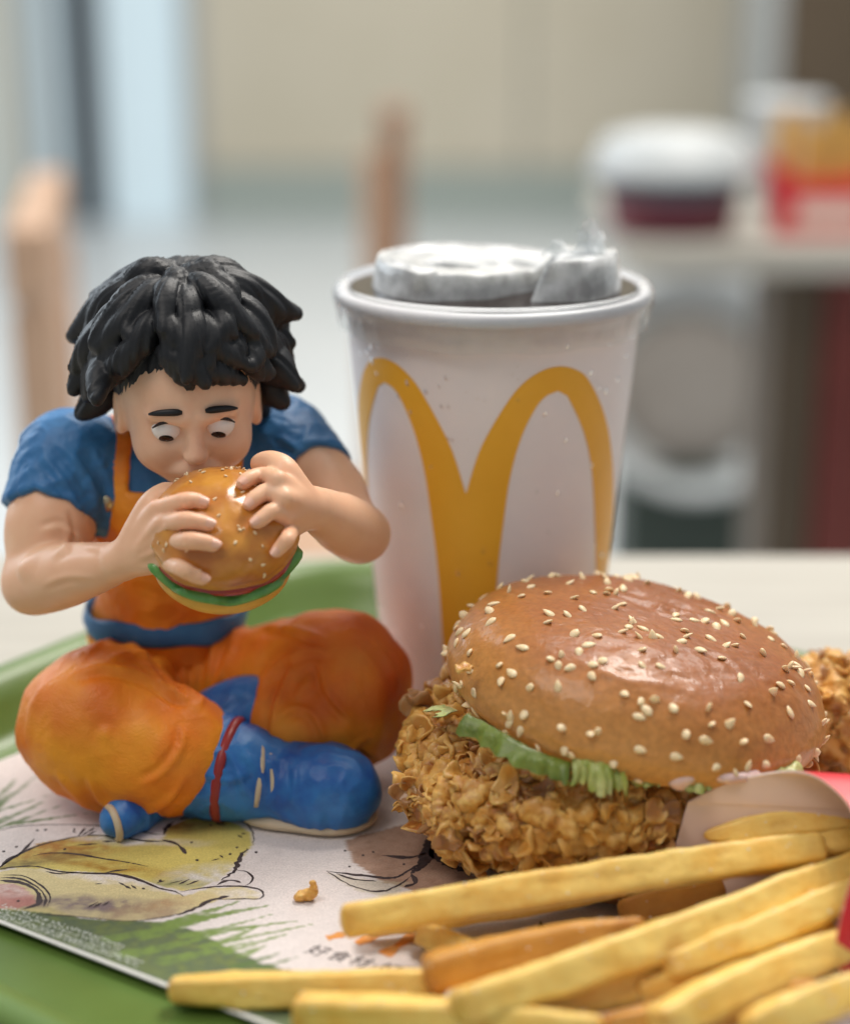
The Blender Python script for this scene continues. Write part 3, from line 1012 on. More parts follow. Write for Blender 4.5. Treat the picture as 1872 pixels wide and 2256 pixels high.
# droplets of condensation
dv, df = MB().lathe((0, 0, 0), [(0.02, 0.32), (0.5, 0.24), (0.85, 0.0)], 10, False).V, MB().lathe((0, 0, 0), [(0.02, 0.32), (0.5, 0.24), (0.85, 0.0)], 10, False).F
MAT['water'] = material('water_drop', (1, 1, 1), 0.02, trans=1.0, ior=1.33)
drop_me = mesh_data('droplet', dv, df, MAT['water'])
for k_ in range(70):
    th_, z = rng.uniform(-80, 85), rng.choice([rng.uniform(112, 134), rng.uniform(40, 120)])
    a2 = R(th_)
    nrm = Vector((math.sin(a2), -math.cos(a2), -0.09)).normalized()
    m4 = nrm.to_track_quat('Z', 'Y').to_matrix().to_4x4() @ Matrix.Diagonal((1, 1.25, 1, 1)) @ Matrix.Scale(rng.uniform(0.35, 1.0), 4)
    r_s = cup_r(z) + 0.16
    m4.translation = Vector((CUP[0] + r_s * math.sin(a2), CUP[1] - r_s * math.cos(a2), z))
    inst('droplet', drop_me, m4, cup)
MB().lathe((CUP[0], CUP[1], 0), [(0.1, 127), (20, 127), (43.0, 127.0)], 64, caps=False).build('drink', MAT['cola'], cup, True)

# the letter, a print 0.12 mm proud of the paper
outer = np.array([(0, 87), (5, 99.1), (10, 107.1), (16.5, 115.4), (21, 119.8), (26, 122.8), (31.5, 124.5), (37.2, 124.7), (43.5, 123.2), (49.8, 119.7), (60.7, 108.7),
                  (70.2, 95.9), (81.7, 76.8), (90, 60), (97, 40), (102, 16)], float)
innL = np.array([(36.1, 117.5), (32, 116.6), (27.5, 113.2), (22, 104.3), (18.1, 92.6), (15.9, 79.2), (13.6, 60.8), (12.4, 34), (11.8, 14)], float)
innR = np.array([(36.1, 117.5), (39.5, 116.3), (42.3, 113.4), (50.2, 103.4), (56.9, 91.3), (63.5, 73.2), (71, 52.9), (76, 36), (80, 14)], float)


def dense(c):
    return spline(c, 160)


oD, iL, iR = dense(outer), dense(innL), dense(innR)
pk = int(np.argmax(oD[:, 1]))


def a_on(curve, z):
    c = curve[np.argsort(curve[:, 1])]
    return np.interp(z, c[:, 1], c[:, 0])


V, F = [], []


def strip(rows):
    """rows: (z, a0, a1) -> quads on the cup in both mirror halves"""
    n = 9
    for sgn in (1, -1):
        b = len(V)
        for z, a0, a1 in rows:
            for k in range(n):
                a = R(-12.5 + sgn * (a0 + (a1 - a0) * k / (n - 1)))
                r = cup_r(z) + 0.13
                V.append((CUP[0] + r * math.sin(a), CUP[1] - r * math.cos(a), z))
        for i in range(len(rows) - 1):
            for k in range(n - 1):
                f = (b + i * n + k, b + i * n + k + 1, b + (i + 1) * n + k + 1, b + (i + 1) * n + k)
                F.append(f if sgn > 0 else f[::-1])


zt, zi, zv = oD[pk, 1] - 0.01, 117.45, 87.0
strip([(z, 0, a_on(iL, z)) for z in np.linspace(14, zv, 40)])
strip([(z, a_on(oD[:pk + 1], z), a_on(iL, z)) for z in np.linspace(zv, zi, 40)])
strip([(z, a_on(iR, z), a_on(oD[pk:], z)) for z in np.linspace(16, zi, 60)])
zz = zi + (zt - zi) * (1 - (1 - np.linspace(0, 1, 30)) ** 2)
strip([(z, a_on(oD[:pk + 1], z), a_on(oD[pk:], z)) for z in zz])
mk('letter_print', V, F, MAT['m_print'], cup)

# lid: skirt over the lip, then a height field with the raised cover and the torn spout
V, F = [], []
N = 192
skirt = [(46.3, 129.5), (46.6, 131.5), (47.0, 134.5), (48.1, 136.4), (48.3, 139.5), (47.2, 141.6), (45.4, 142.5), (43.9, 141.8), (43.0, 139.5), (42.6, 136.2), (41.4, 135.2)]
for i, (r, z) in enumerate(skirt):
    for j in range(N):
        a = 2 * math.pi * j / N
        rr = r
        if i <= 3: rr += 0.55 * max(0, math.cos(a * 40)) ** 4 * (1 if i in (1, 2) else 0.4) + 0.25 * math.sin(a * 7)
        V.append((CUP[0] + rr * math.cos(a), CUP[1] + rr * math.sin(a), z + (0.4 * math.sin(a * 11) if i < 2 else 0)))
NR = 60
radii = 41.4 * (1 - np.linspace(0, 1, NR + 1)[1:]) + 0.05
for r in radii:
    for j in range(N):
        a = 2 * math.pi * j / N
        V.append((CUP[0] + r * math.cos(a), CUP[1] + r * math.sin(a), 135.2))
V = np.array(V)
k0 = len(skirt) * N
MB().lathe((CUP[0], CUP[1], 0), [(0.1, 141.0), (20, 141.0), (42.6, 141.0)], 64, caps=False).build('drink_pooled_on_lid', MAT['cola'], cup, True)
P = V[k0:, :2] - CUP


def sst(x, a, b):
    t = np.clip((x - a) / (b - a), 0, 1)
    return t * t * (3 - 2 * t)


x, y = P[:, 0], P[:, 1]
rr = np.hypot(x, y)
P3 = np.column_stack([P, np.zeros(len(P))])
n1 = fbm(P3, 0.07, 4, 3); n2 = fbm(P3, 0.22, 3, 8)
front = -29 + 0.10 * (x + 20) + sst(x, -6, 16) * 15 + 0.5 * n1
cover = sst(37.5 + 0.3 * n1 - rr, 0, 3.2) * sst(y - front, 0, 3.0)
z = 135.2 + cover * (12.2 - 0.07 * x + 0.25 * n1)
z += cover * 0.9 * sst(0.6 - np.abs(rr - 31), 0, 0.6)
z -= 2.6 * sst(1 - np.hypot((x + 13) / 9, (y + 8) / 6), 0, 0.35)
z -= 1.8 * sst(1 - np.hypot((x - 6) / 10, (y - 2) / 8), 0, 0.35) * cover
spout = sst(39.5 - rr, 0, 3) * sst(x - (9 + 0.25 * (y + 14)), 0, 10) * sst(y + 30, 0, 3.5) * sst(16 - y, 0, 14)
z += spout * (17.0 + 1.3 * n1 - 0.05 * np.maximum(y, 0)) * (1 - 0.62 * cover)
z += 0.10 * n2 * np.maximum(cover, spout)
V[k0:, 2] = z
rows = len(skirt) + NR
for i in range(rows - 1):
    j = np.arange(N)
    F.append(np.column_stack([i * N + j, i * N + (j + 1) % N, (i + 1) * N + (j + 1) % N, (i + 1) * N + j]))
ks = (len(skirt) - 1) * N
Fa = np.vstack(F)
keep = np.maximum(cover, spout)
on = np.zeros(len(V)); on[k0:] = keep
fr = on[Fa].max(1) > 0.02
lid = mk('clear_lid', V, Fa[~fr], MAT['lid'], cup)
mk('lid_cover', V, Fa[fr], MAT['lid_frost'], lid, org=ORG[lid.name])
# torn flap standing up from the spout
for q, (c, sx, sz, rz, lean) in enumerate((((30, -8, 151), 11, 14, 0.35, -0.2), ((33, -3, 150), 8, 11, -0.5, 0.25), ((22, -6, 151), 12, 5, 0.1, 0.5), ((31, -11, 150), 7, 8, 0.9, 0.2))):
    nu, nv = 10, 10
    g = np.array([(u, v) for u in np.linspace(-1, 1, nu) for v in np.linspace(0, 1, nv)])
    px_ = g[:, 0] * sx * 0.5 * (1 - 0.75 * g[:, 1] ** 1.5)
    G = np.column_stack([px_ * math.cos(rz) , px_ * math.sin(rz) + lean * g[:, 1] * sz, g[:, 1] * sz * (1 - 0.25 * np.abs(g[:, 0]))])
    G += np.column_stack([pn(G, 0.33, 5 + q), pn(G, 0.33, 15 + q), pn(G, 0.33, 25 + q)]) * 1.8
    G += np.array([CUP[0] + c[0] - 3, CUP[1] + c[1] - 4, c[2]])
    i, j = np.meshgrid(np.arange(nu - 1), np.arange(nv - 1), indexing='ij')
    a = (i * nv + j).ravel()
    mk('torn_flap', G, np.column_stack([a, a + nv, a + nv + 1, a + 1]), MAT['lid_flap'], lid, org=ORG[lid.name])

# ------------------------------------------------------------------ the sandwich
BC = np.array([57.0, -60.0, 46.0])         # centre of the crown at its widest
burger = thing('chicken_burger', (BC[0] - 8, BC[1] - 6, TZ), 'large fried chicken burger with a glossy sesame bun standing on the paper', 'burger')

# heel
n = 96
prof = [(0.5, 4.2), (30, 4.2), (43, 4.5), (46.5, 6.0), (48.6, 9), (48.4, 14), (46, 17.5), (30, 18.5), (0.5, 18.5)]
mb = MB().lathe((BC[0] - 5, BC[1] - 1, 0), prof, n, caps=True)
Vb = np.array([tuple(v) for v in mb.V]); nb_ = fbm(Vb, 0.035, 3, 2)
Vb[:, :2] += (Vb[:, :2] - (BC[:2] + [-5, -1])) * (nb_ * 0.035)[:, None]
mk('bottom_bun', Vb, mb.F, MAT['bunbase'], burger)


def flake_mesh(name, mat, seed):
    """a curled, cupped petal of batter with a thick rounded rim"""
    r_ = np.random.default_rng(seed)
    n, rings = 16, 4
    cup_, curl, twist = r_.uniform(0.1, 0.7), r_.uniform(-0.4, 0.9), r_.uniform(-0.6, 0.6)
    ph = r_.uniform(0, 6.28, 4)
    el = r_.uniform(0.55, 0.95)
    wav = r_.uniform(0.10, 0.28)

    def pt(t, a, h):
        rad = t * (1 + 0.16 * math.sin(2 * a + ph[0]) + 0.10 * math.sin(3 * a + ph[1]))
        x, y = rad * math.cos(a), el * rad * math.sin(a)
        z = cup_ * (x * x + y * y) * 0.75 + curl * 0.5 * x * x + twist * x * y + wav * math.sin(4 * a + ph[3]) * t ** 3
        return (x, y, z + h)
    V, F = [], []
    prof_ = [(0.02, 0.17), (0.4, 0.18), (0.75, 0.19), (0.95, 0.16), (1.0, 0.0), (0.94, -0.16), (0.7, -0.17), (0.02, -0.17)]
    for t, h in prof_:
        for j in range(n): V.append(pt(t, 2 * math.pi * j / n, h))
    for i in range(len(prof_) - 1):
        for j in range(n):
            F.append([i * n + j, (i + 1) * n + j, (i + 1) * n + (j + 1) % n, i * n + (j + 1) % n])
    return np.array(V), F


FLAKES = [flake_mesh('flake', None, 100 + i) for i in range(14)]
FLAKE_ME = {}


def flake_me(i, key):
    if (i, key) not in FLAKE_ME:
        V, F = FLAKES[i]
        FLAKE_ME[(i, key)] = mesh_data('crust_flake', V, F, MAT[key])
    return FLAKE_ME[(i, key)]


def fried_piece(name, blobs, lo, hi, h, parent, nlump, nflake, nsep, seed, mat='crust'):
    """lumpy battered piece: body mesh, the largest flakes one by one, the small ones joined"""
    r_ = np.random.default_rng(seed)
    fd = Field(lo, hi, h)
    for c, r in blobs: fd.ell(c, r, k=5)
    V, F = fd.mesh(2)
    N = normals(V, F)
    V = V + N * (2.2 * pn(V, 0.085, seed + 11) + 1.0 * pn(V, 0.17, seed + 12))[:, None]
    for i in r_.choice(len(V), nlump, replace=False):
        a = r_.choice([r_.uniform(0.9, 2.2), r_.uniform(2.0, 4.2)], p=[0.7, 0.3])
        ax_ = r_.normal(size=3)
        rot = frame(ax_, N[i] + 0.01)
        fd.ell(V[i] + N[i] * r_.uniform(-1.0, 1.8), (a * 1.8, a * r_.uniform(0.4, 0.8), a * r_.uniform(0.45, 0.9)), rot, k=0.6)
    V, F = fd.mesh(1)
    N = normals(V, F)
    d = 1 - np.abs(pn(V, 0.16, seed)) * 2
    d2 = 1 - np.abs(pn(V, 0.42, seed + 3)) * 2
    V = V + N * (1.3 * d + 0.8 * d2 + 0.4 * pn(V, 0.9, seed + 5) - 1.8 * np.clip(pn(V, 0.13, seed + 21) - 0.15, 0, 1))[:, None]
    body = mk(name, V, F, MAT[mat], parent)
    N = normals(V, F)
    toward = (CAM - V); toward /= np.linalg.norm(toward, axis=1)[:, None]
    face = (N * toward).sum(1)
    up = N[:, 2]
    # clumps: flakes follow patches of the crust
    patch = pn(V, 0.075, seed + 9)
    cand = np.where((face > -0.35) & (patch > -0.38))[0]
    pick = r_.choice(cand, nflake, replace=False)
    size = r_.gamma(2.6, 0.75, nflake) + 0.8
    order = np.argsort(-size * (face[pick] > 0.0))
    JV, JF, base = [], [], 0
    for rank, q in enumerate(order):
        i = pick[q]; s_ = min(size[q], 5.0)
        nn = N[i] + r_.normal(0, 0.5, 3)
        a, f, u = frame(r_.normal(size=3), nn)
        M3 = np.column_stack([a, f, u]) * s_
        loc = V[i] + N[i] * r_.uniform(-0.22, 0.10) * s_
        k = int(r_.integers(len(FLAKES)))
        key = mat if r_.random() < 0.8 else 'meat'
        if rank < nsep:
            m4 = Matrix(M3.tolist()).to_4x4(); m4.translation = Vector(loc)
            inst('crust_flake', flake_me(k, key), m4, body)
        else:
            fv, ff = FLAKES[k]
            JV.append(fv @ M3.T + loc); JF += [[x + base for x in f_] for f_ in ff]; base += len(fv)
    if JV:
        o = mk('crust_crumbs', np.vstack(JV), JF, MAT[mat], body, org=ORG[body.name])
        tag(o, kind='stuff')
    return body


fried_piece('chicken_fillet', [((42, -70, 27), (42, 38, 10)), ((13, -64, 30), (15, 19, 9)), ((32, -94, 26), (28, 13, 10)), ((58, -87, 30), (24, 13, 6)),
                               ((13, -81, 23), (14, 14, 9)), ((26, -50, 36), (22, 24, 9)), ((84, -80, 29), (13, 13, 5.5)), ((18, -89, 17), (11, 8, 5)), ((34, -99, 17), (13, 7, 6))],
            (-18, -122, 6), (108, -20, 54), 0.72, burger, 1000, 600, 280, 21)

# crown
TILT = Matrix.Rotation(R(10.5), 3, 'Y') @ Matrix.Rotation(R(0.5), 3, 'X')


def crown_r(t):
    """profile: t in 0..1 from the apex over the rim to the cut underside -> (r, z)"""
    pr_ = np.array([(0, 21.0), (15, 20.7), (28, 19.5), (39.5, 16.4), (47.4, 10.8), (51.6, 3.2), (51.9, -1.5), (50.0, -5.2), (45.0, -7.4), (36, -7.8), (0.5, -7.4)])
    return pr_


pq = spline(crown_r(0), 90)
n = 180
rr, zz = np.maximum(pq[:, 0], 0.02), pq[:, 1]
th = 2 * math.pi * np.arange(n) / n
X = rr[:, None] * np.cos(th); Y = rr[:, None] * np.sin(th); Z = np.repeat(zz[:, None], n, 1)
L = np.column_stack([X.ravel(), Y.ravel(), Z.ravel()])
low = fbm(L, 0.022, 3, 11)
rad = L / (np.linalg.norm(L, axis=1)[:, None] + 1e-6)
wr = (1 - np.abs(pn(L * np.array([1, 2.2, 1]), 0.11, 4)) * 2) * sst(pn(L, 0.03, 8) + 0.012 * L[:, 0] + 0.02 * (L[:, 2] - 14), 0.1, 0.5)
L = L + rad * (1.0 * low + 0.9 * wr + 0.16 * pn(L, 0.35, 77))[:, None]
# small pores
for c in rng.normal(size=(40, 3)):
    c = c / np.linalg.norm(c); c[2] = abs(c[2]); cc = c * np.array([50, 50, 28])
    dd = np.linalg.norm(L - cc, axis=1)
    L -= rad * (0.35 * np.exp(-(dd / 0.9) ** 2))[:, None]
i, j = np.meshgrid(np.arange(len(pq) - 1), np.arange(n), indexing='ij')
Fq = np.column_stack([(i * n + j).ravel(), ((i + 1) * n + j).ravel(), ((i + 1) * n + (j + 1) % n).ravel(), (i * n + (j + 1) % n).ravel()])
CL = L.copy()
CN = normals(L, Fq)
T3 = np.array(TILT)
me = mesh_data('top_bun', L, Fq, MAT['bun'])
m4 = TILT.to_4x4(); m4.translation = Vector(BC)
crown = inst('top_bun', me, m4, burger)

# sesame seeds, pressed into the crown
sv, sf = [], []
for k in range(7):
    t = k / 6
    w = 0.02 + math.sin(math.pi * t ** 0.75) ** 0.8
    for j in range(8):
        a = 2 * math.pi * j / 8
        sv.append(((t - 0.45) * 3.5, 1.05 * w * math.cos(a), 0.52 * w * math.sin(a)))
for k in range(6):
    for j in range(8): sf.append((k * 8 + j, k * 8 + (j + 1) % 8, (k + 1) * 8 + (j + 1) % 8, (k + 1) * 8 + j))
sf.append(tuple(range(7, -1, -1))); sf.append(tuple(48 + j for j in range(8)))
seed_me = mesh_data('sesame_seed', sv, sf, MAT['seed'])
spots = []
tries = 0
ccam = T3.T @ (CAM - BC)
dens = fbm(CL, 0.05, 2, 33)
while len(spots) < 250 and tries < 60000:
    tries += 1
    i = int(rng.integers(n * 70))
    p = CL[i]; r_ = math.hypot(p[0], p[1])
    # even by area on the dome, thinner at the rim
    if rng.random() > r_ / 52: continue
    want = 0.9 if p[2] > 12 else (0.62 if p[2] > 2 else 0.5)
    want *= 0.55 + 0.9 * max(0, dens[i] + 0.3)
    if rng.random() > want or p[2] < -6.5: continue
    if dens[i] < -0.45 and rng.random() < 0.6: continue
    close = 1.5 if rng.random() < 0.3 else 4.0
    if any(np.linalg.norm(p - q[0]) < close for q in spots): continue
    spots.append((p, CN[i]))
for p, nn in spots:
    if nn @ (p) < 0: nn = -nn
    a, f, u = frame(rng.normal(size=3), nn + rng.normal(0, 0.16, 3))
    s_ = rng.uniform(0.98, 1.25)
    M3 = np.column_stack([f, a, u]) * s_
    m = (TILT @ Matrix(M3.tolist())).to_4x4()
    m.translation = TILT @ Vector(p + nn * 0.22) + Vector(BC)
    o = bpy.data.objects.new('sesame_seed', seed_me)
    COL.objects.link(o)
    o.parent = crown
    loc = Matrix(M3.tolist()).to_4x4(); loc.translation = Vector(p + nn * 0.08) * S
    o.matrix_local = loc


def leaf(name, pts, width, mat, parent, seed, ruffle=1.5, drop=0.0):
    """a ruffled strip of lettuce along pts (mm), hanging outwards"""
    c = spline(np.array(pts, float), 26)
    T = np.gradient(c, axis=0); T /= np.linalg.norm(T, axis=1)[:, None]
    out = np.cross(T, np.array([0, 0, 1.0])); out /= np.linalg.norm(out, axis=1)[:, None]
    if out[:, 1].mean() > 0: out = -out
    m = 9
    V = []
    for i in range(len(c)):
        for k in range(m):
            t = k / (m - 1)
            w = width * (0.8 + 0.22 * math.sin(i * 0.45 + seed) + 0.16 * math.sin(i * 1.7 + 2 * seed) + 0.08 * math.sin(i * 3.1))
            p = c[i] + out[i] * w * t - np.array([0, 0, 1]) * (drop * t * t)
            V.append(p)
    V = np.array(V)
    t = np.tile(np.linspace(0, 1, m), len(c))
    V[:, 2] += t * ruffle * 1.6 * pn(V, 0.13, seed)
    V += np.column_stack([pn(V, 0.3, seed + 1), pn(V, 0.3, seed + 2), pn(V, 0.5, seed + 3)]) * (0.5 * ruffle)
    i, j = np.meshgrid(np.arange(len(c) - 1), np.arange(m - 1), indexing='ij')
    a = (i * m + j).ravel()
    F = np.column_stack([a, a + m, a + m + 1, a + 1])
    nv = len(V)
    N = normals(V, F)
    F2 = np.vstack([F, F[:, ::-1] + nv])
    V2 = np.vstack([V, V - N * 0.18])
    return mk(name, V2, F2, MAT[mat], parent)


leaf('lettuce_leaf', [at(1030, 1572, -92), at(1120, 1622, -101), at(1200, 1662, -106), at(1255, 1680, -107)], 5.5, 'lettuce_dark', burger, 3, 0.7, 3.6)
leaf('lettuce_leaf', [at(1268, 1668, -106), at(1320, 1672, -108), at(1375, 1684, -108)], 6.5, 'lettuce', burger, 8, 1.6, 5.5)
leaf('lettuce_leaf', [at(1390, 1690, -105), at(1450, 1698, -106), at(1510, 1702, -107), at(1560, 1706, -106)], 5, 'lettuce', burger, 12, 1.2, 2.5)
leaf('lettuce_leaf', [at(975, 1555, -70), at(990, 1560, -76), at(1010, 1568, -82)], 6, 'lettuce_pale', burger, 16, 1.0, 0.5)
leaf('lettuce_leaf', [at(1640, 1700, -104), at(1700, 1692, -100), at(1750, 1675, -94)], 5, 'lettuce', burger, 19, 1.2, 2.0)
fs = Field((40, -125, 15), (125, -60, 45), 0.8)
for u, v, Y, r in ((1488, 1722, -110, 1.7), (1510, 1714, -110, 2.0), (1498, 1735, -110, 1.2), (1600, 1714, -109, 2.0), (1635, 1712, -108, 1.8), (1660, 1706, -106, 1.6), (1572, 1706, -108, 1.4)):
    fs.ell(at(u, v, Y), (r * 1.5, r, r * 0.75), k=2)
V, F = fs.mesh(2)
mk('pink_sauce', V, F, MAT['sauce'], burger)
# a broken bit of crust stuck on the crown at the left
V, F = fried = FLAKES[3]
pt = at(1023, 1474, -88)
mk('crust_chip', V * 2.6 + pt, F, MAT['crust'], burger)

# second fried piece behind, and a crumb in front
nug = thing('fried_chicken', (128, -22, TZ), 'crisp fried chicken piece at the right edge behind the burger', 'fried chicken')
fried_piece('crust', [((130, -24, 20), (24, 18, 15)), ((118, -26, 28), (10, 12, 8))], (98, -52, 2), (162, 4, 42), 0.9, nug, 420, 110, 90, 55)
cp = gz(675, 1985)
fc = Field(cp - np.array([6, 6, 1]), cp + np.array([6, 6, 9]), 0.35)
for dx, dy, dz, r in ((-1.4, 0, 1.4, 1.6), (0.6, 0.3, 1.6, 1.7), (1.7, 0.2, 2.2, 1.3), (2.0, 0, 3.8, 1.0), (1.6, 0.1, 5.2, 0.8), (-2.2, -0.4, 1.0, 1.0)):
    fc.ell(cp + np.array([dx, dy, dz]), (r * 1.1, r, r * 0.9), k=0.5)
V, F = fc.mesh(1)
V = V + normals(V, F) * (0.35 * pn(V, 0.8, 3))[:, None]
tag(mk('crust_crumb', V, F, MAT['crust']), 'small golden crumb of fried crust lying on the paper', 'crumb')

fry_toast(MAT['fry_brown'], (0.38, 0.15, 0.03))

# ------------------------------------------------------------------ french fries
def fry(p0, p1, th, label, seed, key='fry', bend=1.5, roll=0.5, taper0=0.8, taper1=0.8, sag=0.0):
    r_ = np.random.default_rng(seed)
    p0, p1 = np.array(p0, float), np.array(p1, float)
    Ld = np.linalg.norm(p1 - p0)
    n = max(20, int(Ld / 0.85)); m = 40
    t = np.linspace(0, 1, n)
    d = (p1 - p0) / Ld
    side, f, up = frame(d, (0, 0, 1))
    C = p0 + (p1 - p0) * t[:, None] + side * (bend * np.sin(math.pi * t) * r_.choice([-1, 1]))[:, None] - np.array([0, 0, 1]) * (sag * np.sin(math.pi * t))[:, None]
    V, F, ends = [], [], []
    for i in range(n):
        e = min(t[i] * Ld, (1 - t[i]) * Ld)
        ends.append(max(0, 1 - e / 6.0))
        endf = min(1, 0.74 + 0.26 * math.sqrt(min(1, e / 1.8)))
        tp = endf * (taper0 + (1 - taper0) * min(1, t[i] * 4)) * (taper1 + (1 - taper1) * min(1, (1 - t[i]) * 4))
        if i in (0, n - 1): tp *= 0.8
        for j in range(m):
            a = 2 * math.pi * j / m
            ca, sa = math.cos(a), math.sin(a)
            k = 1 / (abs(ca) ** 7 + abs(sa) ** 7) ** (1 / 7)
            x, y = th * 0.545 * k * ca * tp, th * 0.545 * 0.94 * k * sa * tp
            ro = roll + 0.25 * t[i]
            V.append(C[i] + side * (x * math.cos(ro) - y * math.sin(ro)) + up * (x * math.sin(ro) + y * math.cos(ro)))
    for i in range(n - 1):
        for j in range(m):
            F.append((i * m + j, i * m + (j + 1) % m, (i + 1) * m + (j + 1) % m, (i + 1) * m + j))
    V += [C[0] - d * 0.4, C[-1] + d * 0.4]
    q0, q1 = n * m, n * m + 1
    for j in range(m):
        F.append((q0, (j + 1) % m, j)); F.append((q1, (n - 1) * m + j, (n - 1) * m + (j + 1) % m))
    V = np.array(V)
    cc = np.vstack([np.repeat(C, m, 0), C[:1], C[-1:]])
    o_ = V - cc
    ln = (cc - p0) @ d
    Q = np.column_stack([ln * 0.09, (o_ @ side) * 0.55, (o_ @ up) * 0.55])
    nl = 1 + 0.09 * fbm(V, 0.08, 3, seed) + 0.045 * pn(Q, 1.0, seed) + 0.022 * pn(Q, 2.6, seed + 4) + 0.02 * pn(V, 1.1, seed)
    nl -= 0.10 * np.clip(pn(V, 0.28, seed + 7) - 0.35, 0, 1)
    V = cc + o_ * nl[:, None]
    o = mk('french_fry', V, F, MAT[key])
    tipv = np.concatenate([np.repeat(ends, m), [1, 1]]) * np.clip(0.75 + 0.9 * pn(V, 0.25, seed + 2), 0, 1.2)
    tipv = np.clip(tipv + 1.3 * np.clip(fbm(V, 0.11, 3, seed + 31) - 0.42, 0, 1), 0, 1)
    ca = o.data.color_attributes.new('toast', 'FLOAT_COLOR', 'POINT')
    ca.data.foreach_set('color', np.column_stack([tipv, tipv, tipv, np.ones(len(tipv))]).astype(np.float32).ravel())
    # grains of salt
    gN = V - cc
    gN = gN / (np.linalg.norm(gN, axis=1)[:, None] + 1e-6)
    SV, SF = [], []
    for i in r_.choice(n * m, 26, replace=False):
        if gN[i, 2] < -0.1: continue
        g = r_.uniform(0.10, 0.22)
        rot = np.linalg.qr(r_.normal(size=(3, 3)))[0]
        b0 = len(SV)
        for a3 in ((-1, -1, -1), (1, -1, -1), (1, 1, -1), (-1, 1, -1), (-1, -1, 1), (1, -1, 1), (1, 1, 1), (-1, 1, 1)):
            SV.append(V[i] + gN[i] * 0.1 + rot @ (np.array(a3) * g * r_.uniform(0.8, 1.2)))
        SF += [tuple(b0 + k for k in f) for f in ((0, 3, 2, 1), (4, 5, 6, 7), (0, 1, 5, 4), (1, 2, 6, 5), (2, 3, 7, 6), (3, 0, 4, 7))]
    tag(mk('salt_grains', SV, SF, MAT['salt'], o, False), kind='stuff')
    return tag(o, label, 'french fry', 'french fries spilling from the red carton')


FR = [
    # (u0, v0, z0) -> (u1, v1, z1) thickness, label, look
    ((752, 2032, 17), (1815, 1868, 27), 8.4, 'longest thick fry on top, running from the carton past the front of the burger', {'bend': 1.0, 'roll': 0.5, 'taper0': 0.95}),
    ((925, 2055, 8), (1075, 2120, 8), 6.4, 'short stub of fry poking out under the longest fry', {'bend': 0.5}),
    ((800, 2040, 9), (1380, 1950, 12), 6.0, 'thin fry shadowed just below the longest fry', {'bend': 1.0, 'roll': 0.2}),
    ((935, 2150, 14), (1420, 2052, 18), 8.2, 'browned fry with a squared blunt end in the middle of the heap', {'key': 'fry_brown', 'bend': 2.2, 'roll': 0.35, 'taper0': 1.0}),
    ((372, 2180, 8), (985, 2165, 8), 7.6, 'fry at the far left with a rounded tip over the paper edge', {'bend': 1.2, 'roll': 0.3, 'taper0': 0.7}),
    ((648, 2232, 10), (1330, 2275, 12), 8.4, 'lowest fry with a cut end along the bottom edge of the photo', {'bend': 1.0, 'roll': 0.25, 'taper0': 1.0}),
    ((1000, 2222, 17), (1900, 1905, 25), 8.8, 'pale thick fry slanting up to the right below the longest fry', {'bend': 2.0, 'roll': 0.5}),
    ((900, 2245, 9), (1500, 2160, 12), 7.6, 'pale fry lying under the slanting thick fry', {'bend': 1.0}),
    ((1365, 2010, 8), (1600, 1955, 12), 7.0, 'short dark fry behind the slanting one, near the bottom bun', {'key': 'fry_brown', 'bend': 0.5}),
    ((1460, 2135, 17), (1900, 1960, 24), 7.2, 'slim fry in the stack beside the red front panel', {'bend': 1.0, 'roll': 0.6}),
    ((1400, 2190, 12), (1840, 2060, 16), 7.6, 'fry wedged deep in the heap at the right', {'bend': 1.0, 'roll': 0.3}),
    ((1440, 2262, 16), (1895, 2070, 18), 8.6, 'broad bright fry at the lower right, pointing at the red panel', {'bend': 1.4, 'roll': 0.45}),
    ((1330, 2275, 11), (1800, 2190, 13), 7.8, 'shaded fry under the broad bright one', {'key': 'fry_brown', 'bend': 0.7}),  # its shade is put into the colour by the browner material
    ((1640, 2275, 16), (1920, 2170, 20), 8.2, 'fry cut off by the lower right corner of the photo', {'bend': 0.5, 'roll': 0.5}),
    ((1552, 1842, 27), (1900, 1800, 31), 6.6, 'pointed fry lying against the pale inside of the carton', {'bend': 1.0, 'roll': 0.4, 'taper0': 0.35}),
    ((1660, 1862, 24), (1920, 1845, 26), 7.4, 'dim fry deep inside the carton mouth', {'bend': 0.8}),
    ((1560, 2020, 13), (1900, 1940, 18), 7.2, 'fry in the gap between the longest and the slanting fry', {'bend': 0.8}),
]
for k, (a, b_, th, lab, kw) in enumerate(FR):
    fry(gz(*a), gz(*b_), th, lab, 300 + k, **kw)

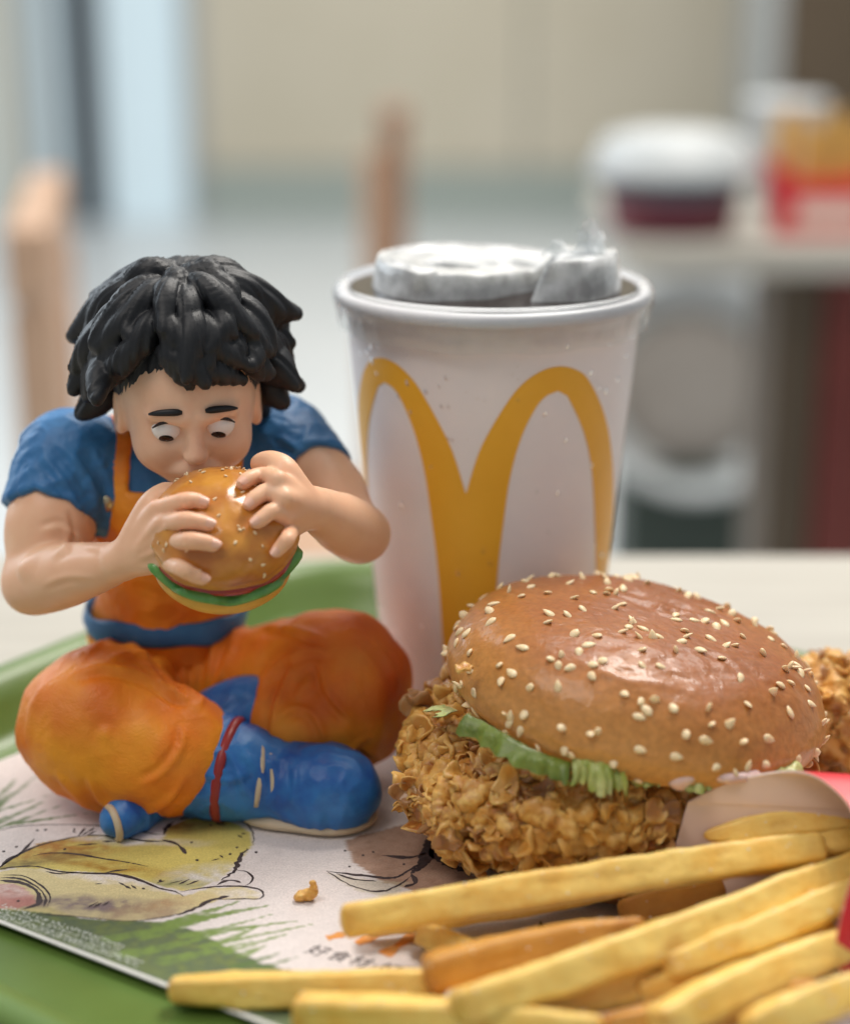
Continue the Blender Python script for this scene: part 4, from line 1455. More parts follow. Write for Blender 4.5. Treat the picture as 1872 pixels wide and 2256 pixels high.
# ------------------------------------------------------------------ red fries carton lying on its side
CT = [  # (Y, z, X of the mouth): one turn round the opening
    (-110.0, 15.0, 61.5), (-108.5, 25.0, 63.0), (-108.0, 33.5, 65.0), (-108.2, 35.5, 66.5), (-108.5, 40.5, 75.5), (-109.8, 43.6, 85.0), (-113.0, 45.2, 92.0), (-120, 45.2, 97.0), (-131.0, 43.0, 100.5),
    (-144.0, 37.5, 98.5), (-150.0, 30.0, 95.0), (-152.0, 22.0, 93.4), (-151, 14.0, 94.6), (-146.0, 7.5, 97.0), (-134, 4.8, 88.0), (-120, 7.0, 72.0)]
cl = np.array(CT + CT[:1], float)
ring = spline(np.vstack([cl[-3:-1], cl, cl[1:3]]), 1 + 20 * 8)[16:-16]
m = len(ring)
V, F = [], []
nx = 14
for side_ in (0, 1):
    for i in range(nx):
        t = i / (nx - 1)
        for q in ring:
            c = np.array([-130.0, 24.0])
            yz = q[:2] - c
            L_ = np.linalg.norm(yz)
            yz = yz * (1 - 0.12 * t) * ((L_ - 0.55 * side_) / L_)
            x = q[2] * (1 - t) + 190 * t
            V.append((x, c[0] + yz[0] - 8 * t, max(c[1] + yz[1], 4.35 + 0.3 * side_)))
for side_ in (0, 1):
    b = side_ * nx * m
    for i in range(nx - 1):
        for j in range(m - 1):
            f = (b + i * m + j, b + i * m + j + 1, b + (i + 1) * m + j + 1, b + (i + 1) * m + j)
            F.append(f if side_ else f[::-1])
carton = thing('fries_carton', (140, -115, TZ), 'red paper fries carton lying open on its side at the right edge', 'fries carton')
nf_ = len(F) // 2
mk('outer_panel', V[:nx * m], [f for f in F[:nf_]], MAT['carton_red'], carton)
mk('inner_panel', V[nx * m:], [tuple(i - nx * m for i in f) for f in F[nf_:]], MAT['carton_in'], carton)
E2 = [(j, j + 1, m + j + 1, m + j) for j in range(m - 1)]
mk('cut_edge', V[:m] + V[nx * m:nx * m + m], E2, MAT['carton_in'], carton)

# ------------------------------------------------------------------ seated figurine eating a burger
fig = thing('figurine', (-60, -30, TZ), 'seated toy figurine with a mop of black hair, orange dungarees and blue boots', 'figurine')
HC = at(415, 880, -33)
HR, HF, HU = frame((0.20, -0.95, -0.25), (0.02, -0.2, 1))
HM = np.column_stack([HR, HF, HU]) * 1.02


def hl(p): return HC + HM @ np.array(p, float)


# held burger
HB = at(492, 1165, -70)
bn = np.array([0.10, -0.46, 0.88]); bn /= np.linalg.norm(bn)
bR, bF, bU = frame(bn, (0.1, 0.6, 0.78))     # bR right, bF out along the axis, bU upwards in the bun plane
BRAD = np.array([19.6, 11.5, 19.4])
BMAT = np.column_stack([bR, bF, bU])


def dome(u, v, off, fb=-72):
    """point over the held bun at this place, off mm above its crust"""
    o = BMAT.T @ (CAM - HB)
    p = at(u, v, 0); d = BMAT.T @ (p - CAM); d /= np.linalg.norm(d)
    r = BRAD + off
    A = ((d / r) ** 2).sum(); B = 2 * (o * d / r ** 2).sum(); C_ = ((o / r) ** 2).sum() - 1
    D = B * B - 4 * A * C_
    if D < 0: return at(u, v, fb)
    t = (-B - math.sqrt(D)) / (2 * A)
    return HB + BMAT @ (o + d * t)


def creases(V, N, paths, amp=1.0, wid=9.0):
    """raise cloth along curves seen on the figure's front: a ridge with a hollow along one side"""
    c, s_ = math.cos(PITCH), math.sin(PITCH)
    D = V - CAM
    w_ = D[:, 1] * c - D[:, 2] * s_
    U = np.column_stack([CX + FPX * D[:, 0] / w_, CY - FPX * (D[:, 1] * s_ + D[:, 2] * c) / w_])
    fr_ = np.clip(-(N * D / np.linalg.norm(D, axis=1)[:, None]).sum(1) * 3, 0, 1)
    out = np.zeros(len(V))
    for P, a, *rest in paths:
        q = spline(np.array(P, float), 8 * len(P))
        best = np.full(len(V), 1e9); sd = np.zeros(len(V)); tt = np.zeros(len(V))
        for k in range(len(q) - 1):
            e = q[k + 1] - q[k]; L_ = e @ e + 1e-9
            t = np.clip(((U - q[k]) @ e) / L_, 0, 1)
            dv_ = U - q[k] - t[:, None] * e
            dd = np.hypot(dv_[:, 0], dv_[:, 1])
            m_ = dd < best
            best[m_] = dd[m_]; sd[m_] = (e[0] * dv_[m_, 1] - e[1] * dv_[m_, 0]) / math.sqrt(L_)
            tt[m_] = (k + t[m_]) / (len(q) - 1)
        fade = np.clip(np.minimum(tt, 1 - tt) * 5, 0, 1)
        ridge = np.exp(-(best / wid) ** 2) - 0.75 * np.exp(-((sd - wid * 1.7) / (wid * 1.1)) ** 2) * (best < wid * 5)
        out += a * ridge * fade
    return V + N * (amp * out * fr_)[:, None]


FOLDS = [
    ([(150, 1490), (230, 1470), (320, 1490), (390, 1530), (425, 1545)], 1.1), ([(230, 1455), (300, 1440), (370, 1470), (410, 1510)], 0.8),
    ([(190, 1700), (225, 1765), (300, 1790), (370, 1765), (415, 1700)], 1.2), ([(120, 1700), (160, 1745), (200, 1790)], 0.9),
    ([(300, 1720), (350, 1690), (385, 1640), (390, 1590)], -0.8), ([(100, 1500), (70, 1560), (60, 1640)], 0.5),
    ([(655, 1440), (630, 1500), (605, 1570), (600, 1650)], 1.0), ([(605, 1600), (640, 1562), (690, 1575), (720, 1640)], 0.9),
    ([(700, 1450), (725, 1530), (780, 1590)], 1.0), ([(560, 1530), (600, 1475), (670, 1435), (740, 1440)], 0.9),
    ([(620, 1640), (680, 1665), (750, 1655), (820, 1620)], 1.0), ([(800, 1400), (850, 1450), (880, 1520)], 0.5),
    ([(330, 1405), (370, 1480), (405, 1570)], 0.9), ([(285, 1405), (335, 1470), (390, 1550)], 0.8), ([(385, 1400), (405, 1480), (415, 1570)], 1.0),
    ([(430, 1400), (432, 1480), (425, 1570)], 0.9), ([(475, 1395), (460, 1480), (435, 1570)], 1.0), ([(520, 1390), (500, 1450), (455, 1550)], 0.8),
    ([(560, 1380), (640, 1385), (720, 1410)], 0.8), ([(230, 1410), (200, 1430), (160, 1450)], 0.8), ([(740, 1660), (800, 1650), (850, 1690)], 0.7)]


# --- trousers with bib
kL, kR = at(215, 1600, -46), at(748, 1512, -28)
PEL = at(362, 1500, -4)
WA = at(362, 1375, -6)
CH = at(372, 1120, -12)
SHL, SHR = at(150, 1015, -16), at(625, 968, 2)


def torso(fd, g=0.0):
    fd.ell(WA + [0, 4, -4], (21.5 + g, 15 + g, 12 + g), k=6)
    fd.cap(WA + [0, 3, 0], CH + [0, 4, 0], 18 + g, 20.5 + g, k=8)
    fd.ell(CH + [0, 3, 4], (26 + g, 16 + g, 20 + g), k=8)
    fd.cap(at(200, 1030, -10), at(590, 985, -2), 12.5 + g, 11 + g, k=8)
    return fd


def folds(V, amp, sc, seed, stretch=(1, 1, 1)):
    q = V * np.array(stretch)
    w = np.column_stack([pn(q, sc * 0.5, seed + 7), pn(q, sc * 0.5, seed + 8), pn(q, sc * 0.5, seed + 9)]) * 6
    n = 1 - 2 * np.abs(pn(q + w, sc, seed))
    return amp * n


fd = Field((-128, -80, 3), (8, 26, 66), 0.6)
fd.ell(PEL + [0, 2, -5], (23, 18, 15.5), k=6)
fd.cap(PEL + [-8, 0, 0], kL + [2, 4, 2], 14, 18.5, k=7)
fd.ell(kL, (22.5, 20, 20), k=6)
fd.cap(kL + [2, -2, -1], at(378, 1655, -53), 19, 17.5, k=5)
fd.ell(at(300, 1740, -56), (13, 8, 7), k=4)
fd.ell(at(385, 1590, -50), (5.5, 7, 9), k=4)
fd.cap(PEL + [8, 0, 0], kR + [-6, 4, 2], 14, 17.5, k=7)
fd.ell(kR, (20.5, 20, 22), k=6)
fd.cap(kR + [-2, -4, -2], at(640, 1585, -40), 19, 12.5, k=5)
fd.ell(at(672, 1610, -44), (13, 9, 8), k=4)
fd.ell(at(800, 1590, -32), (11, 12, 12), k=5)
V, F = fd.mesh(2)
N = normals(V, F)
w = 1.1 * pn(V * np.array([1.3, 1, 0.8]), 0.085, 60) + folds(V, 0.55, 0.055, 61, (1.5, 1, 0.6)) + folds(V, 0.12, 0.22, 62)
# gathers running from the waist towards the knees, creases behind each knee
near = np.exp(-((V[:, 0] - PEL[0]) / 20) ** 2) * sst(V[:, 2], 16, 24) * (V[:, 1] > -34)
w = w + near * 0.7 * np.sin((V[:, 0] - PEL[0]) * 0.85 + 1.5 * pn(V, 0.05, 3))
# a seam down each shin and slack cloth over the boot tops
for kk, ee in ((kL + [6, -19, 6], kL + [14, -16, -14]), (kR + [-8, -19, 10], kR + [-16, -15, -12])):
    dd = np.linalg.norm(V - kk - np.clip(((V - kk) @ (ee - kk)) / ((ee - kk) @ (ee - kk)), 0, 1)[:, None] * (ee - kk), axis=1)
    w = w + 0.8 * np.exp(-(dd / 1.4) ** 2) - 0.6 * np.exp(-((dd - 3.2) / 1.6) ** 2)
V = V + N * w[:, None]
V = creases(V, normals(V, F), FOLDS, 1.0)
V[:, 2] = np.maximum(V[:, 2], TZ + 0.1)


def paint_material(name, light, mid, darkc, zlo, zhi, warm=None):
    """airbrushed toy paint: light to dark by patches of paint, with a cracked cloth relief"""
    m = material(name, mid, 0.5, light, 38, 3, 0.40, 0.62, spec=0.45)
    nt = m.node_tree; nd = nt.nodes; lk = nt.links
    b = nd['Principled BSDF']
    src = b.inputs['Base Color'].links[0].from_socket
    tc = nd.new('ShaderNodeTexCoord')
    n = nd.new('ShaderNodeTexNoise'); n.inputs['Scale'].default_value = 26; n.inputs['Detail'].default_value = 2
    mp = nd.new('ShaderNodeMapping'); mp.inputs['Location'].default_value = (3.1, 1.7, 0.4)
    lk.new(tc.outputs['Object'], mp.inputs[0]); lk.new(mp.outputs[0], n.inputs['Vector'])
    mr = nd.new('ShaderNodeMapRange'); mr.inputs['From Min'].default_value = 0.5; mr.inputs['From Max'].default_value = 0.7
    lk.new(n.outputs['Fac'], mr.inputs['Value'])
    mx = nd.new('ShaderNodeMix'); mx.data_type = 'RGBA'; mx.inputs[7].default_value = (*darkc, 1)
    lk.new(mr.outputs[0], mx.inputs[0]); lk.new(src, mx.inputs[6]); lk.new(mx.outputs[2], b.inputs['Base Color'])
    v = nd.new('ShaderNodeTexVoronoi'); v.feature = 'DISTANCE_TO_EDGE'; v.inputs['Scale'].default_value = 420
    m2 = nd.new('ShaderNodeMapping'); m2.inputs['Scale'].default_value = (1, 1, 1.8); m2.inputs['Rotation'].default_value = (0.3, 0.4, 0.5)
    n3 = nd.new('ShaderNodeTexNoise'); n3.inputs['Scale'].default_value = 90
    lk.new(tc.outputs['Object'], n3.inputs['Vector'])
    ad = nd.new('ShaderNodeMixRGB'); ad.blend_type = 'ADD'; ad.inputs[0].default_value = 0.012
    lk.new(tc.outputs['Object'], ad.inputs[1]); lk.new(n3.outputs['Color'], ad.inputs[2])
    lk.new(ad.outputs[0], m2.inputs[0]); lk.new(m2.outputs[0], v.inputs['Vector'])
    r2 = nd.new('ShaderNodeMapRange'); r2.inputs['From Max'].default_value = 0.16
    lk.new(v.outputs['Distance'], r2.inputs['Value'])
    b1 = nd.new('ShaderNodeBump'); b1.inputs['Strength'].default_value = 0.22; b1.inputs['Distance'].default_value = 0.00022
    lk.new(r2.outputs[0], b1.inputs['Height'])
    n4 = nd.new('ShaderNodeTexNoise'); n4.inputs['Scale'].default_value = 1500; n4.inputs['Detail'].default_value = 3
    lk.new(tc.outputs['Object'], n4.inputs['Vector'])
    b2 = nd.new('ShaderNodeBump'); b2.inputs['Strength'].default_value = 0.3; b2.inputs['Distance'].default_value = 0.0002
    lk.new(n4.outputs['Fac'], b2.inputs['Height']); lk.new(b1.outputs[0], b2.inputs['Normal']); lk.new(b2.outputs[0], b.inputs['Normal'])
    return m


MAT['orange'] = paint_material('orange_cloth_paint', (0.90, 0.34, 0.026), (0.80, 0.20, 0.012), (0.54, 0.085, 0.009), 0, 1)
trousers = mk('trousers', V, F, MAT['orange'], fig)

# --- T-shirt with short sleeves
fd = Field((-132, -60, 30), (10, 34, 132), 0.75)
eL, eR = at(72, 1285, -38), at(795, 1178, -32)
for sh, el, r0, r1, tt in ((SHL, eL, 14.5, 13.9, 0.42), (SHR, eR, 12.5, 12.2, 0.40)):
    fd.cap(sh, sh + (el - sh) * 0.7, r0, r1, k=1)
    d = (el - sh); d /= np.linalg.norm(d); c_ = sh + (el - sh) * tt
    sl, X, Y, Z = fd.sub(np.minimum(sh, el) - 22, np.maximum(sh, el) + 22)
    pl = (X - c_[0]) * d[0] + (Y - c_[1]) * d[1] + (Z - c_[2]) * d[2] + 1.2 * np.sin(X * 0.25 + Z * 0.1)
    fd.v[sl] = np.maximum(fd.v[sl], pl)
torso(fd)
V, F = fd.mesh(2)
V = V + normals(V, F) * (folds(V, 0.7, 0.1, 71) + folds(V, 0.25, 0.28, 73))[:, None]
V = creases(V, normals(V, F), [([(90, 1000), (140, 1060), (180, 1130)], 0.8), ([(120, 970), (180, 1030), (225, 1120)], 0.8), ([(70, 1060), (120, 1090), (170, 1100)], 0.6), ([(200, 980), (240, 1060), (255, 1130)], 0.7), ([(610, 960), (640, 980), (670, 1000)], 0.6), ([(600, 1000), (640, 1010), (665, 1020)], 0.6)], 0.9)
shirt = mk('t_shirt', V, F, MAT['blue'], fig)

# --- bib: the shirt volume inflated, kept only at the front below the neck, with two straps
fd = Field((-118, -60, 30), (-8, 34, 128), 0.75)
torso(fd, 1.5)
sl, X, Y, Z = fd.sub((-200, -200, -200), (200, 200, 200))
bx = CH[0] + (Z - CH[2]) * 0.06
half = 26 - 0.04 * np.maximum(Z - WA[2], 0)
u = np.abs(X - bx)
topz = CH[2] + 9
bib = np.maximum(np.maximum(u - half, Z - topz), Y - (CH[1] + 14 - 0 * Z))
low = Z - (WA[2] + 12)                                  # waistband all round
strap = np.maximum(np.abs(u - 15.5) - 5.5, (WA[2] - 2) - Z)
reg = np.minimum(np.minimum(bib, low), strap)
fd.v = np.maximum(fd.v, np.broadcast_to(reg, fd.v.shape)).astype(np.float32)
V, F = fd.mesh(2)
V = V + normals(V, F) * (folds(V, 0.6, 0.1, 71) + folds(V, 0.25, 0.28, 73))[:, None]
mk('bib', V, F, MAT['orange'], fig)
# belt
th = np.linspace(0, 2 * math.pi, 90)
bl = np.column_stack([WA[0] + 23.8 * np.cos(th), WA[1] + 3.5 + 21.6 * np.sin(th), np.full(90, WA[2] + 2.5) + 0.8 * np.sin(th * 3)])
V, F = [], []
for q, (x, y, z) in enumerate(bl):
    for k in range(8):
        a = 2 * math.pi * k / 8
        rad = np.array([math.cos(th[q]), math.sin(th[q])]) * (0.75 * math.cos(a) + 0.35 * math.cos(3 * a))
        V.append((x + rad[0], y + rad[1], z + 3.9 * math.sin(a) + 0.4 * math.sin(th[q] * 9 + k)))
for q in range(89):
    for k in range(8):
        F.append((q * 8 + k, q * 8 + (k + 1) % 8, (q + 1) * 8 + (k + 1) % 8, (q + 1) * 8 + k))
V = np.array(V)
mk('belt', V, F, MAT['blue'], fig)
for sx in (-1, 1):
    p = np.array([CH[0] + sx * 15.5, 0, topz - 3])
    p[1] = CH[1] - 14.6
    MB().lathe(p, [(0.1, -1.2), (2.2, -1.2), (2.6, 0), (2.2, 1.2), (0.1, 1.2)], 20, False, Matrix.Rotation(R(90), 3, 'X')).build('button', MAT['metal'], fig, True)

# --- arms with hands (one skin each)
WL, WR = at(258, 1240, -63), at(692, 1118, -60)


def arm_field(lo, hi): return Field(lo, hi, 0.5)


def hand(fd, W, knuckles, fingers, tw=3.2):
    """palm from wrist to knuckles, four unequal fingers bent at the knuckles"""
    for kk, r in knuckles:
        fd.cap(W + (kk - W) * 0.10, kk, 4.3, r, k=2.2)
    for P, r in fingers:
        fd.tube(P, np.array(r) * 0.83, k=0.4, n=16)


# left of the picture
kn = [at(348, 1122, -74), at(368, 1154, -78), at(378, 1194, -79), at(364, 1238, -76)]
fing = [
    (np.array([kn[0], dome(400, 1106, 2.2), dome(430, 1102, 1.6), dome(447, 1108, 1.0)]), [2.9, 2.6, 2.3, 2.0]),
    (np.array([kn[1], dome(405, 1146, 2.6), dome(440, 1150, 1.8), dome(459, 1156, 1.1)]), [3.0, 2.7, 2.45, 2.1]),
    (np.array([kn[2], dome(415, 1192, 2.6), dome(452, 1196, 1.8), dome(470, 1202, 1.1)]), [2.9, 2.6, 2.4, 2.05]),
    (np.array([kn[3], dome(398, 1252, 3.0, -86), dome(424, 1266, 2.2, -88), dome(446, 1276, 1.5, -88)]), [2.7, 2.4, 2.2, 1.9]),
]
fd = arm_field((-128, -100, 36), (-48, 14, 120))
fd.cap(SHL + [1, 0, 0], SHL + (eL - SHL) * 0.55, 11.5, 11.8, k=4)
fd.ell(SHL + (eL - SHL) * 0.52 + [2, -2.5, 0], (9.5, 9.5, 11), k=5)
fd.cap(SHL + (eL - SHL) * 0.5, eL, 11.0, 8.4, k=4)
fd.ell(eL + [-1, 2, -2], (5.5, 5.5, 5.5), k=4)
fd.tube(np.array([eL, eL + (WL - eL) * 0.35, eL + (WL - eL) * 0.7, WL]), [7.6, 7.9, 5.9, 4.4], k=3)
fd.ell(eL + (WL - eL) * 0.26 + [0, -3, 3.5], (9, 5, 4.6), k=1.6)
fd.ell(SHL + (eL - SHL) * 0.62 + [5.5, -4, 0], (5.5, 6, 9), k=1.6)
fd.ell(SHL + (eL - SHL) * 0.6 + [-4.5, -2, -1], (6.5, 6, 10), k=1.4)
hand(fd, WL, [(kn[0], 2.7), (kn[1], 2.9), (kn[2], 2.8), (kn[3], 2.6)], fing)
# thumb leaves the side of the palm and goes behind the bun
t0 = WL + (kn[0] - WL) * 0.35
fd.tube(np.array([t0, at(330, 1120, -68), at(362, 1092, -64), at(390, 1090, -60)]), [3.6, 3.2, 2.8, 2.3], k=1.5, n=14)
V, F = fd.mesh(2)
V = V + normals(V, F) * (0.25 * pn(V, 0.12, 5))[:, None]
V = creases(V, normals(V, F), [([(80, 1160), (140, 1150), (200, 1190)], -0.5), ([(110, 1230), (160, 1200), (230, 1210)], 0.45), ([(90, 1290), (150, 1270), (220, 1275)], 0.4), ([(150, 1120), (165, 1170), (150, 1230)], -0.45), ([(290, 1215), (330, 1170), (352, 1130)], 0.3), ([(290, 1225), (335, 1190), (370, 1158)], 0.3), ([(295, 1235), (340, 1215), (378, 1196)], 0.3)], 1.0, 8)
armL = mk('arm', V, F, MAT['skin'], fig)

# right of the picture
kn2 = [at(612, 1058, -72), at(626, 1098, -75), at(628, 1138, -74), at(640, 1168, -70)]
fing2 = [
    (np.array([kn2[0], dome(580, 1046, 2.4), dome(550, 1054, 1.8), dome(534, 1066, 1.1)]), [2.8, 2.5, 2.25, 1.95]),
    (np.array([kn2[1], dome(590, 1084, 2.6), dome(562, 1098, 1.8), dome(548, 1112, 1.1)]), [2.9, 2.65, 2.4, 2.05]),
    (np.array([kn2[2], dome(600, 1126, 2.6), dome(578, 1142, 1.8), dome(564, 1152, 1.1)]), [2.8, 2.55, 2.35, 2.0]),
    (np.array([kn2[3], dome(634, 1186, 3.0, -80), dome(620, 1203, 2.2, -84), dome(608, 1217, 1.5, -85)]), [2.6, 2.35, 2.1, 1.85]),
]
fd = arm_field((-56, -100, 46), (8, 26, 122))
fd.cap(SHR, SHR + (eR - SHR) * 0.6, 10.5, 10.2, k=4)
fd.cap(SHR + (eR - SHR) * 0.5, eR, 10.0, 7.6, k=4)
fd.ell(eR + [1, 2, -1], (5.5, 5.5, 5.5), k=4)
fd.tube(np.array([eR, eR + (WR - eR) * 0.35, eR + (WR - eR) * 0.7, WR]), [7.0, 7.2, 5.6, 4.3], k=3)
hand(fd, WR, [(kn2[0], 2.6), (kn2[1], 2.8), (kn2[2], 2.7), (kn2[3], 2.5)], fing2)
t0 = WR + (kn2[0] - WR) * 0.35
fd.tube(np.array([t0, at(628, 1040, -64), at(600, 1020, -58), at(570, 1022, -54)]), [3.6, 3.2, 2.8, 2.3], k=1.5, n=14)
V, F = fd.mesh(2)
V = V + normals(V, F) * (0.25 * pn(V, 0.12, 6))[:, None]
armR = mk('arm', V, F, MAT['skin'], fig)
# finger nails
MAT['nail'] = material('nail', (0.78, 0.45, 0.33), 0.28)
for arm_, fl in ((armL, fing), (armR, fing2)):
    for P, r in fl:
        d = P[-1] - P[-2]; d /= np.linalg.norm(d)
        toward = CAM - P[-1]; toward /= np.linalg.norm(toward)
        a, f, u_ = frame(d, bn * 0.7 + toward * 0.5)
        c = P[-1] + u_ * (r[-1] * 0.80) + d * 0.35
        nvv, nff = [], []
        for k in range(5):
            for j in range(7):
                x = (j / 6 - 0.5) * 2; yv = (k / 4 - 0.5) * 2
                w_ = 1 - 0.25 * max(yv, 0) ** 2
                nvv.append(c + a * (x * r[-1] * 0.62 * w_) + d * (yv * r[-1] * 0.62 * math.sqrt(max(0.2, 1 - 0.4 * x * x))) + u_ * (0.28 * r[-1] * (1 - x * x * 1.1)))
        for k in range(4):
            for j in range(6):
                nff.append((k * 7 + j, k * 7 + j + 1, (k + 1) * 7 + j + 1, (k + 1) * 7 + j))
        mk('nail', nvv, nff, MAT['nail'], arm_)

# --- held burger
MAT['toybun'] = material('toy_bun_paint', (0.46, 0.15, 0.022), 0.28, (0.62, 0.27, 0.04), 70, 3, 0.40, 0.65, bump=(300, 0.3, 0.5), coat=0.4, coat_rough=0.2)
q = spline(np.array([(0, 11.5), (7, 11.0), (13, 9.2), (17.2, 5.9), (19.4, 1.5), (19.2, -1.8), (17.5, -3.2), (0.3, -3.0)]), 40)
n = 72
V, F = [], []
for r, z in q:
    for j in range(n):
        a = 2 * math.pi * j / n
        V.append(np.array([max(r, 0.02) * math.cos(a), z, max(r, .02) * math.sin(a)]))
V = np.array(V)
V *= (1 + 0.035 * fbm(V, 0.09, 3, 41))[:, None]
V[:, 1] += 0.4 * pn(V, 0.25, 9)
mouth_l = BMAT.T @ (hl((0, 17.0, -13)) - HB)
dm = np.linalg.norm((V - mouth_l) * np.array([0.75, 1, 1]), axis=1)
V[:, 2] -= 5.0 * np.exp(-(dm / 7.0) ** 2)                    # the bite
i, j = np.meshgrid(np.arange(39), np.arange(n), indexing='ij')
F = np.column_stack([(i * n + j).ravel(), (i * n + (j + 1) % n).ravel(), ((i + 1) * n + (j + 1) % n).ravel(), ((i + 1) * n + j).ravel()])
hb = mk('held_bun', HB + V @ BMAT.T, F, MAT['toybun'], fig)
NB = normals(V, F)
MAT['toyseed'] = material('toy_seed', (0.80, 0.62, 0.38), 0.4)
tseed = mesh_data('sesame_seed', np.array(sv) * 0.42, sf, MAT['toyseed'])
cnt = 0
for _ in range(4000):
    k = int(rng.integers(n * 26))
    p = V[k]
    if rng.random() > math.hypot(p[0], p[2]) / 19: continue
    nn = NB[k] if NB[k] @ p > 0 else -NB[k]
    if rng.random() > (0.75 if p[2] > 2 else 0.3): continue
    a, f, u_ = frame(rng.normal(size=3), nn)
    M3 = BMAT @ np.column_stack([f, a, u_])
    m4 = Matrix(M3.tolist()).to_4x4(); m4.translation = Vector(HB + BMAT @ (p + nn * 0.12))
    inst('sesame_seed', tseed, m4, hb)
    cnt += 1
    if cnt >= 95: break


def layer(name, r0, y0, th, mat, wob, seed, nn=90):
    V, F = [], []
    pr_ = [(r0 * 0.2, 0.5), (r0 * 0.93, 0.5), (r0, 0.15), (r0, -0.2), (r0 * 0.93, -0.5), (r0 * 0.2, -0.5)]
    for r, z in pr_:
        for j in range(nn):
            a = 2 * math.pi * j / nn
            w_ = wob * (math.sin(a * 7 + seed) + 0.6 * math.sin(a * 13 + seed * 2)) * (r > r0 * 0.5)
            V.append(HB + BMAT @ np.array([(r + 0.5 * w_) * math.cos(a), y0 + z * th + w_ * 0.7, (r + 0.5 * w_) * math.sin(a)]))
    for i in range(5):
        for j in range(nn):
            F.append((i * nn + j, i * nn + (j + 1) % nn, (i + 1) * nn + (j + 1) % nn, (i + 1) * nn + j))
    return mk(name, V, F, MAT[mat], fig)


layer('tomato_slice', 18.8, -4.8, 2.8, 'tomato', 0.9, 2)
MAT['toyleaf'] = material('toy_leaf', (0.07, 0.26, 0.045), 0.35, (0.15, 0.36, 0.09), 200, coat=0.3)
layer('lettuce_leaf', 19.8, -7.2, 2.2, 'toyleaf', 1.9, 5)
layer('lower_bun', 18.2, -11.4, 6.0, 'cheese', 0.15, 8)

# --- head
fd = Field((-26, -30, -40), (26, 30, 30), 0.6)
fd.ell((0, -2, 4), (18.2, 20, 19), k=4)
fd.ell((0, 4, -6), (15.2, 13.6, 14.5), k=5)
fd.ell((0, 9.5, -15.5), (7, 6.2, 5.2), k=5)
for s_ in (-1, 1):
    fd.ell((s_ * 8.6, 9.6, -8), (6.6, 6.4, 6.6), k=4)
    fd.ell((s_ * 7, 18.6, -0.3), (4.6, 4.4, 3.2), k=2.5, cut=True)
    fd.cap((s_ * 3, 17.2, 3.6), (s_ * 10.5, 14.4, 3.8), 1.7, 1.3, k=2.5)
    fd.ell((s_ * 18.2, -1.5, -3), (2.4, 4.6, 6.6), k=2)
    fd.ell((s_ * 20.2, -0.6, -2.4), (1.7, 2.8, 4.2), k=1.2, cut=True)
    fd.ell((s_ * 1.9, 19.3, -6.6), (1.5, 1.6, 1.3), k=1.2)
fd.cap((0, 17.0, 1.5), (0, 20.6, -6.2), 1.4, 2.2, k=2.0)
fd.tube(np.array([(-6, 14.5, -12.6), (-2.6, 17.4, -11.2), (0, 18.0, -10.9), (2.6, 17.4, -11.2), (6, 14.5, -12.6)]), [1.3, 1.7, 1.7, 1.7, 1.3], k=1.5)
fd.cap((0, -8, -12), (0, -15, -30), 10.0, 11.5, k=5)
V, F = fd.mesh(2)
head = mk('head', HC + V @ HM.T, F, MAT['face'], fig, org=ORG[fig.name])
for s_ in (-1, 1):
    e = np.array([s_ * 6.8, 12.9, -0.4])
    q_ = [(4.35 * math.sin(t), 4.35 * math.cos(t)) for t in np.linspace(0.02, math.pi - 0.02, 16)]
    lk_ = np.array([0.12, 0.80, -0.52]); lk_ /= np.linalg.norm(lk_)
    a, f, u_ = frame(lk_, (0, 0, 1))
    EM = HM @ np.column_stack([a, u_, f])
    M3 = Matrix(EM.tolist())
    mb = MB().lathe(HC + HM @ e, q_, 32, True, M3)
    ey = mb.build('eye', MAT['eye'], head, True)
    iris = [(4.42 * math.sin(t), 4.42 * math.cos(t)) for t in np.linspace(0.02, 0.46, 7)]
    MB().lathe(HC + HM @ e, iris, 24, False, M3).build('iris', MAT['dark'], head, True)
    # lids and brow
    up_l = [hl((s_ * (6.8 + x), 17.0 - 0.06 * x * x, 2.9 - 0.13 * x * x)) for x in np.linspace(-3.9, 3.9, 9)]
    MB().tube(up_l, [0.2, 0.35, 0.45, 0.5, 0.5, 0.5, 0.45, 0.35, 0.2], 8).build('eyelid', MAT['dark'], head, True)
    br_ = [hl((s_ * (3.0 + x), 18.2 - 0.030 * x * x, 6.0 + 0.12 * x - 0.028 * x * x)) for x in np.linspace(0, 8.5, 9)]
    MB().tube(br_, [0.5, 0.9, 1.0, 1.0, 0.95, 0.9, 0.8, 0.6, 0.3], 8).build('eyebrow', MAT['hair'], head, True)

# --- hair: a shaggy mop of thick layered locks falling from the crown
fd = Field((-46, -46, -30), (46, 38, 48), 0.65)
HCN = np.array([0, -3.5, 4.5])
fd.ell(HCN + [0, -3.0, 4.0], (20.3, 20.5, 20.5), k=3)
r_ = np.random.default_rng(12)


def skull(az, th, off):
    """az 0 = over the face; th = angle down from the top of the head"""
    tilt = 0.30
    d = np.array([math.sin(th) * math.sin(az), math.sin(th) * math.cos(az), math.cos(th)])
    d = np.array([d[0], d[1] * math.cos(tilt) - d[2] * math.sin(tilt), d[1] * math.sin(tilt) + d[2] * math.cos(tilt)])
    return HCN + d * (np.array([20.0, 21.0, 21.5]) + off), d


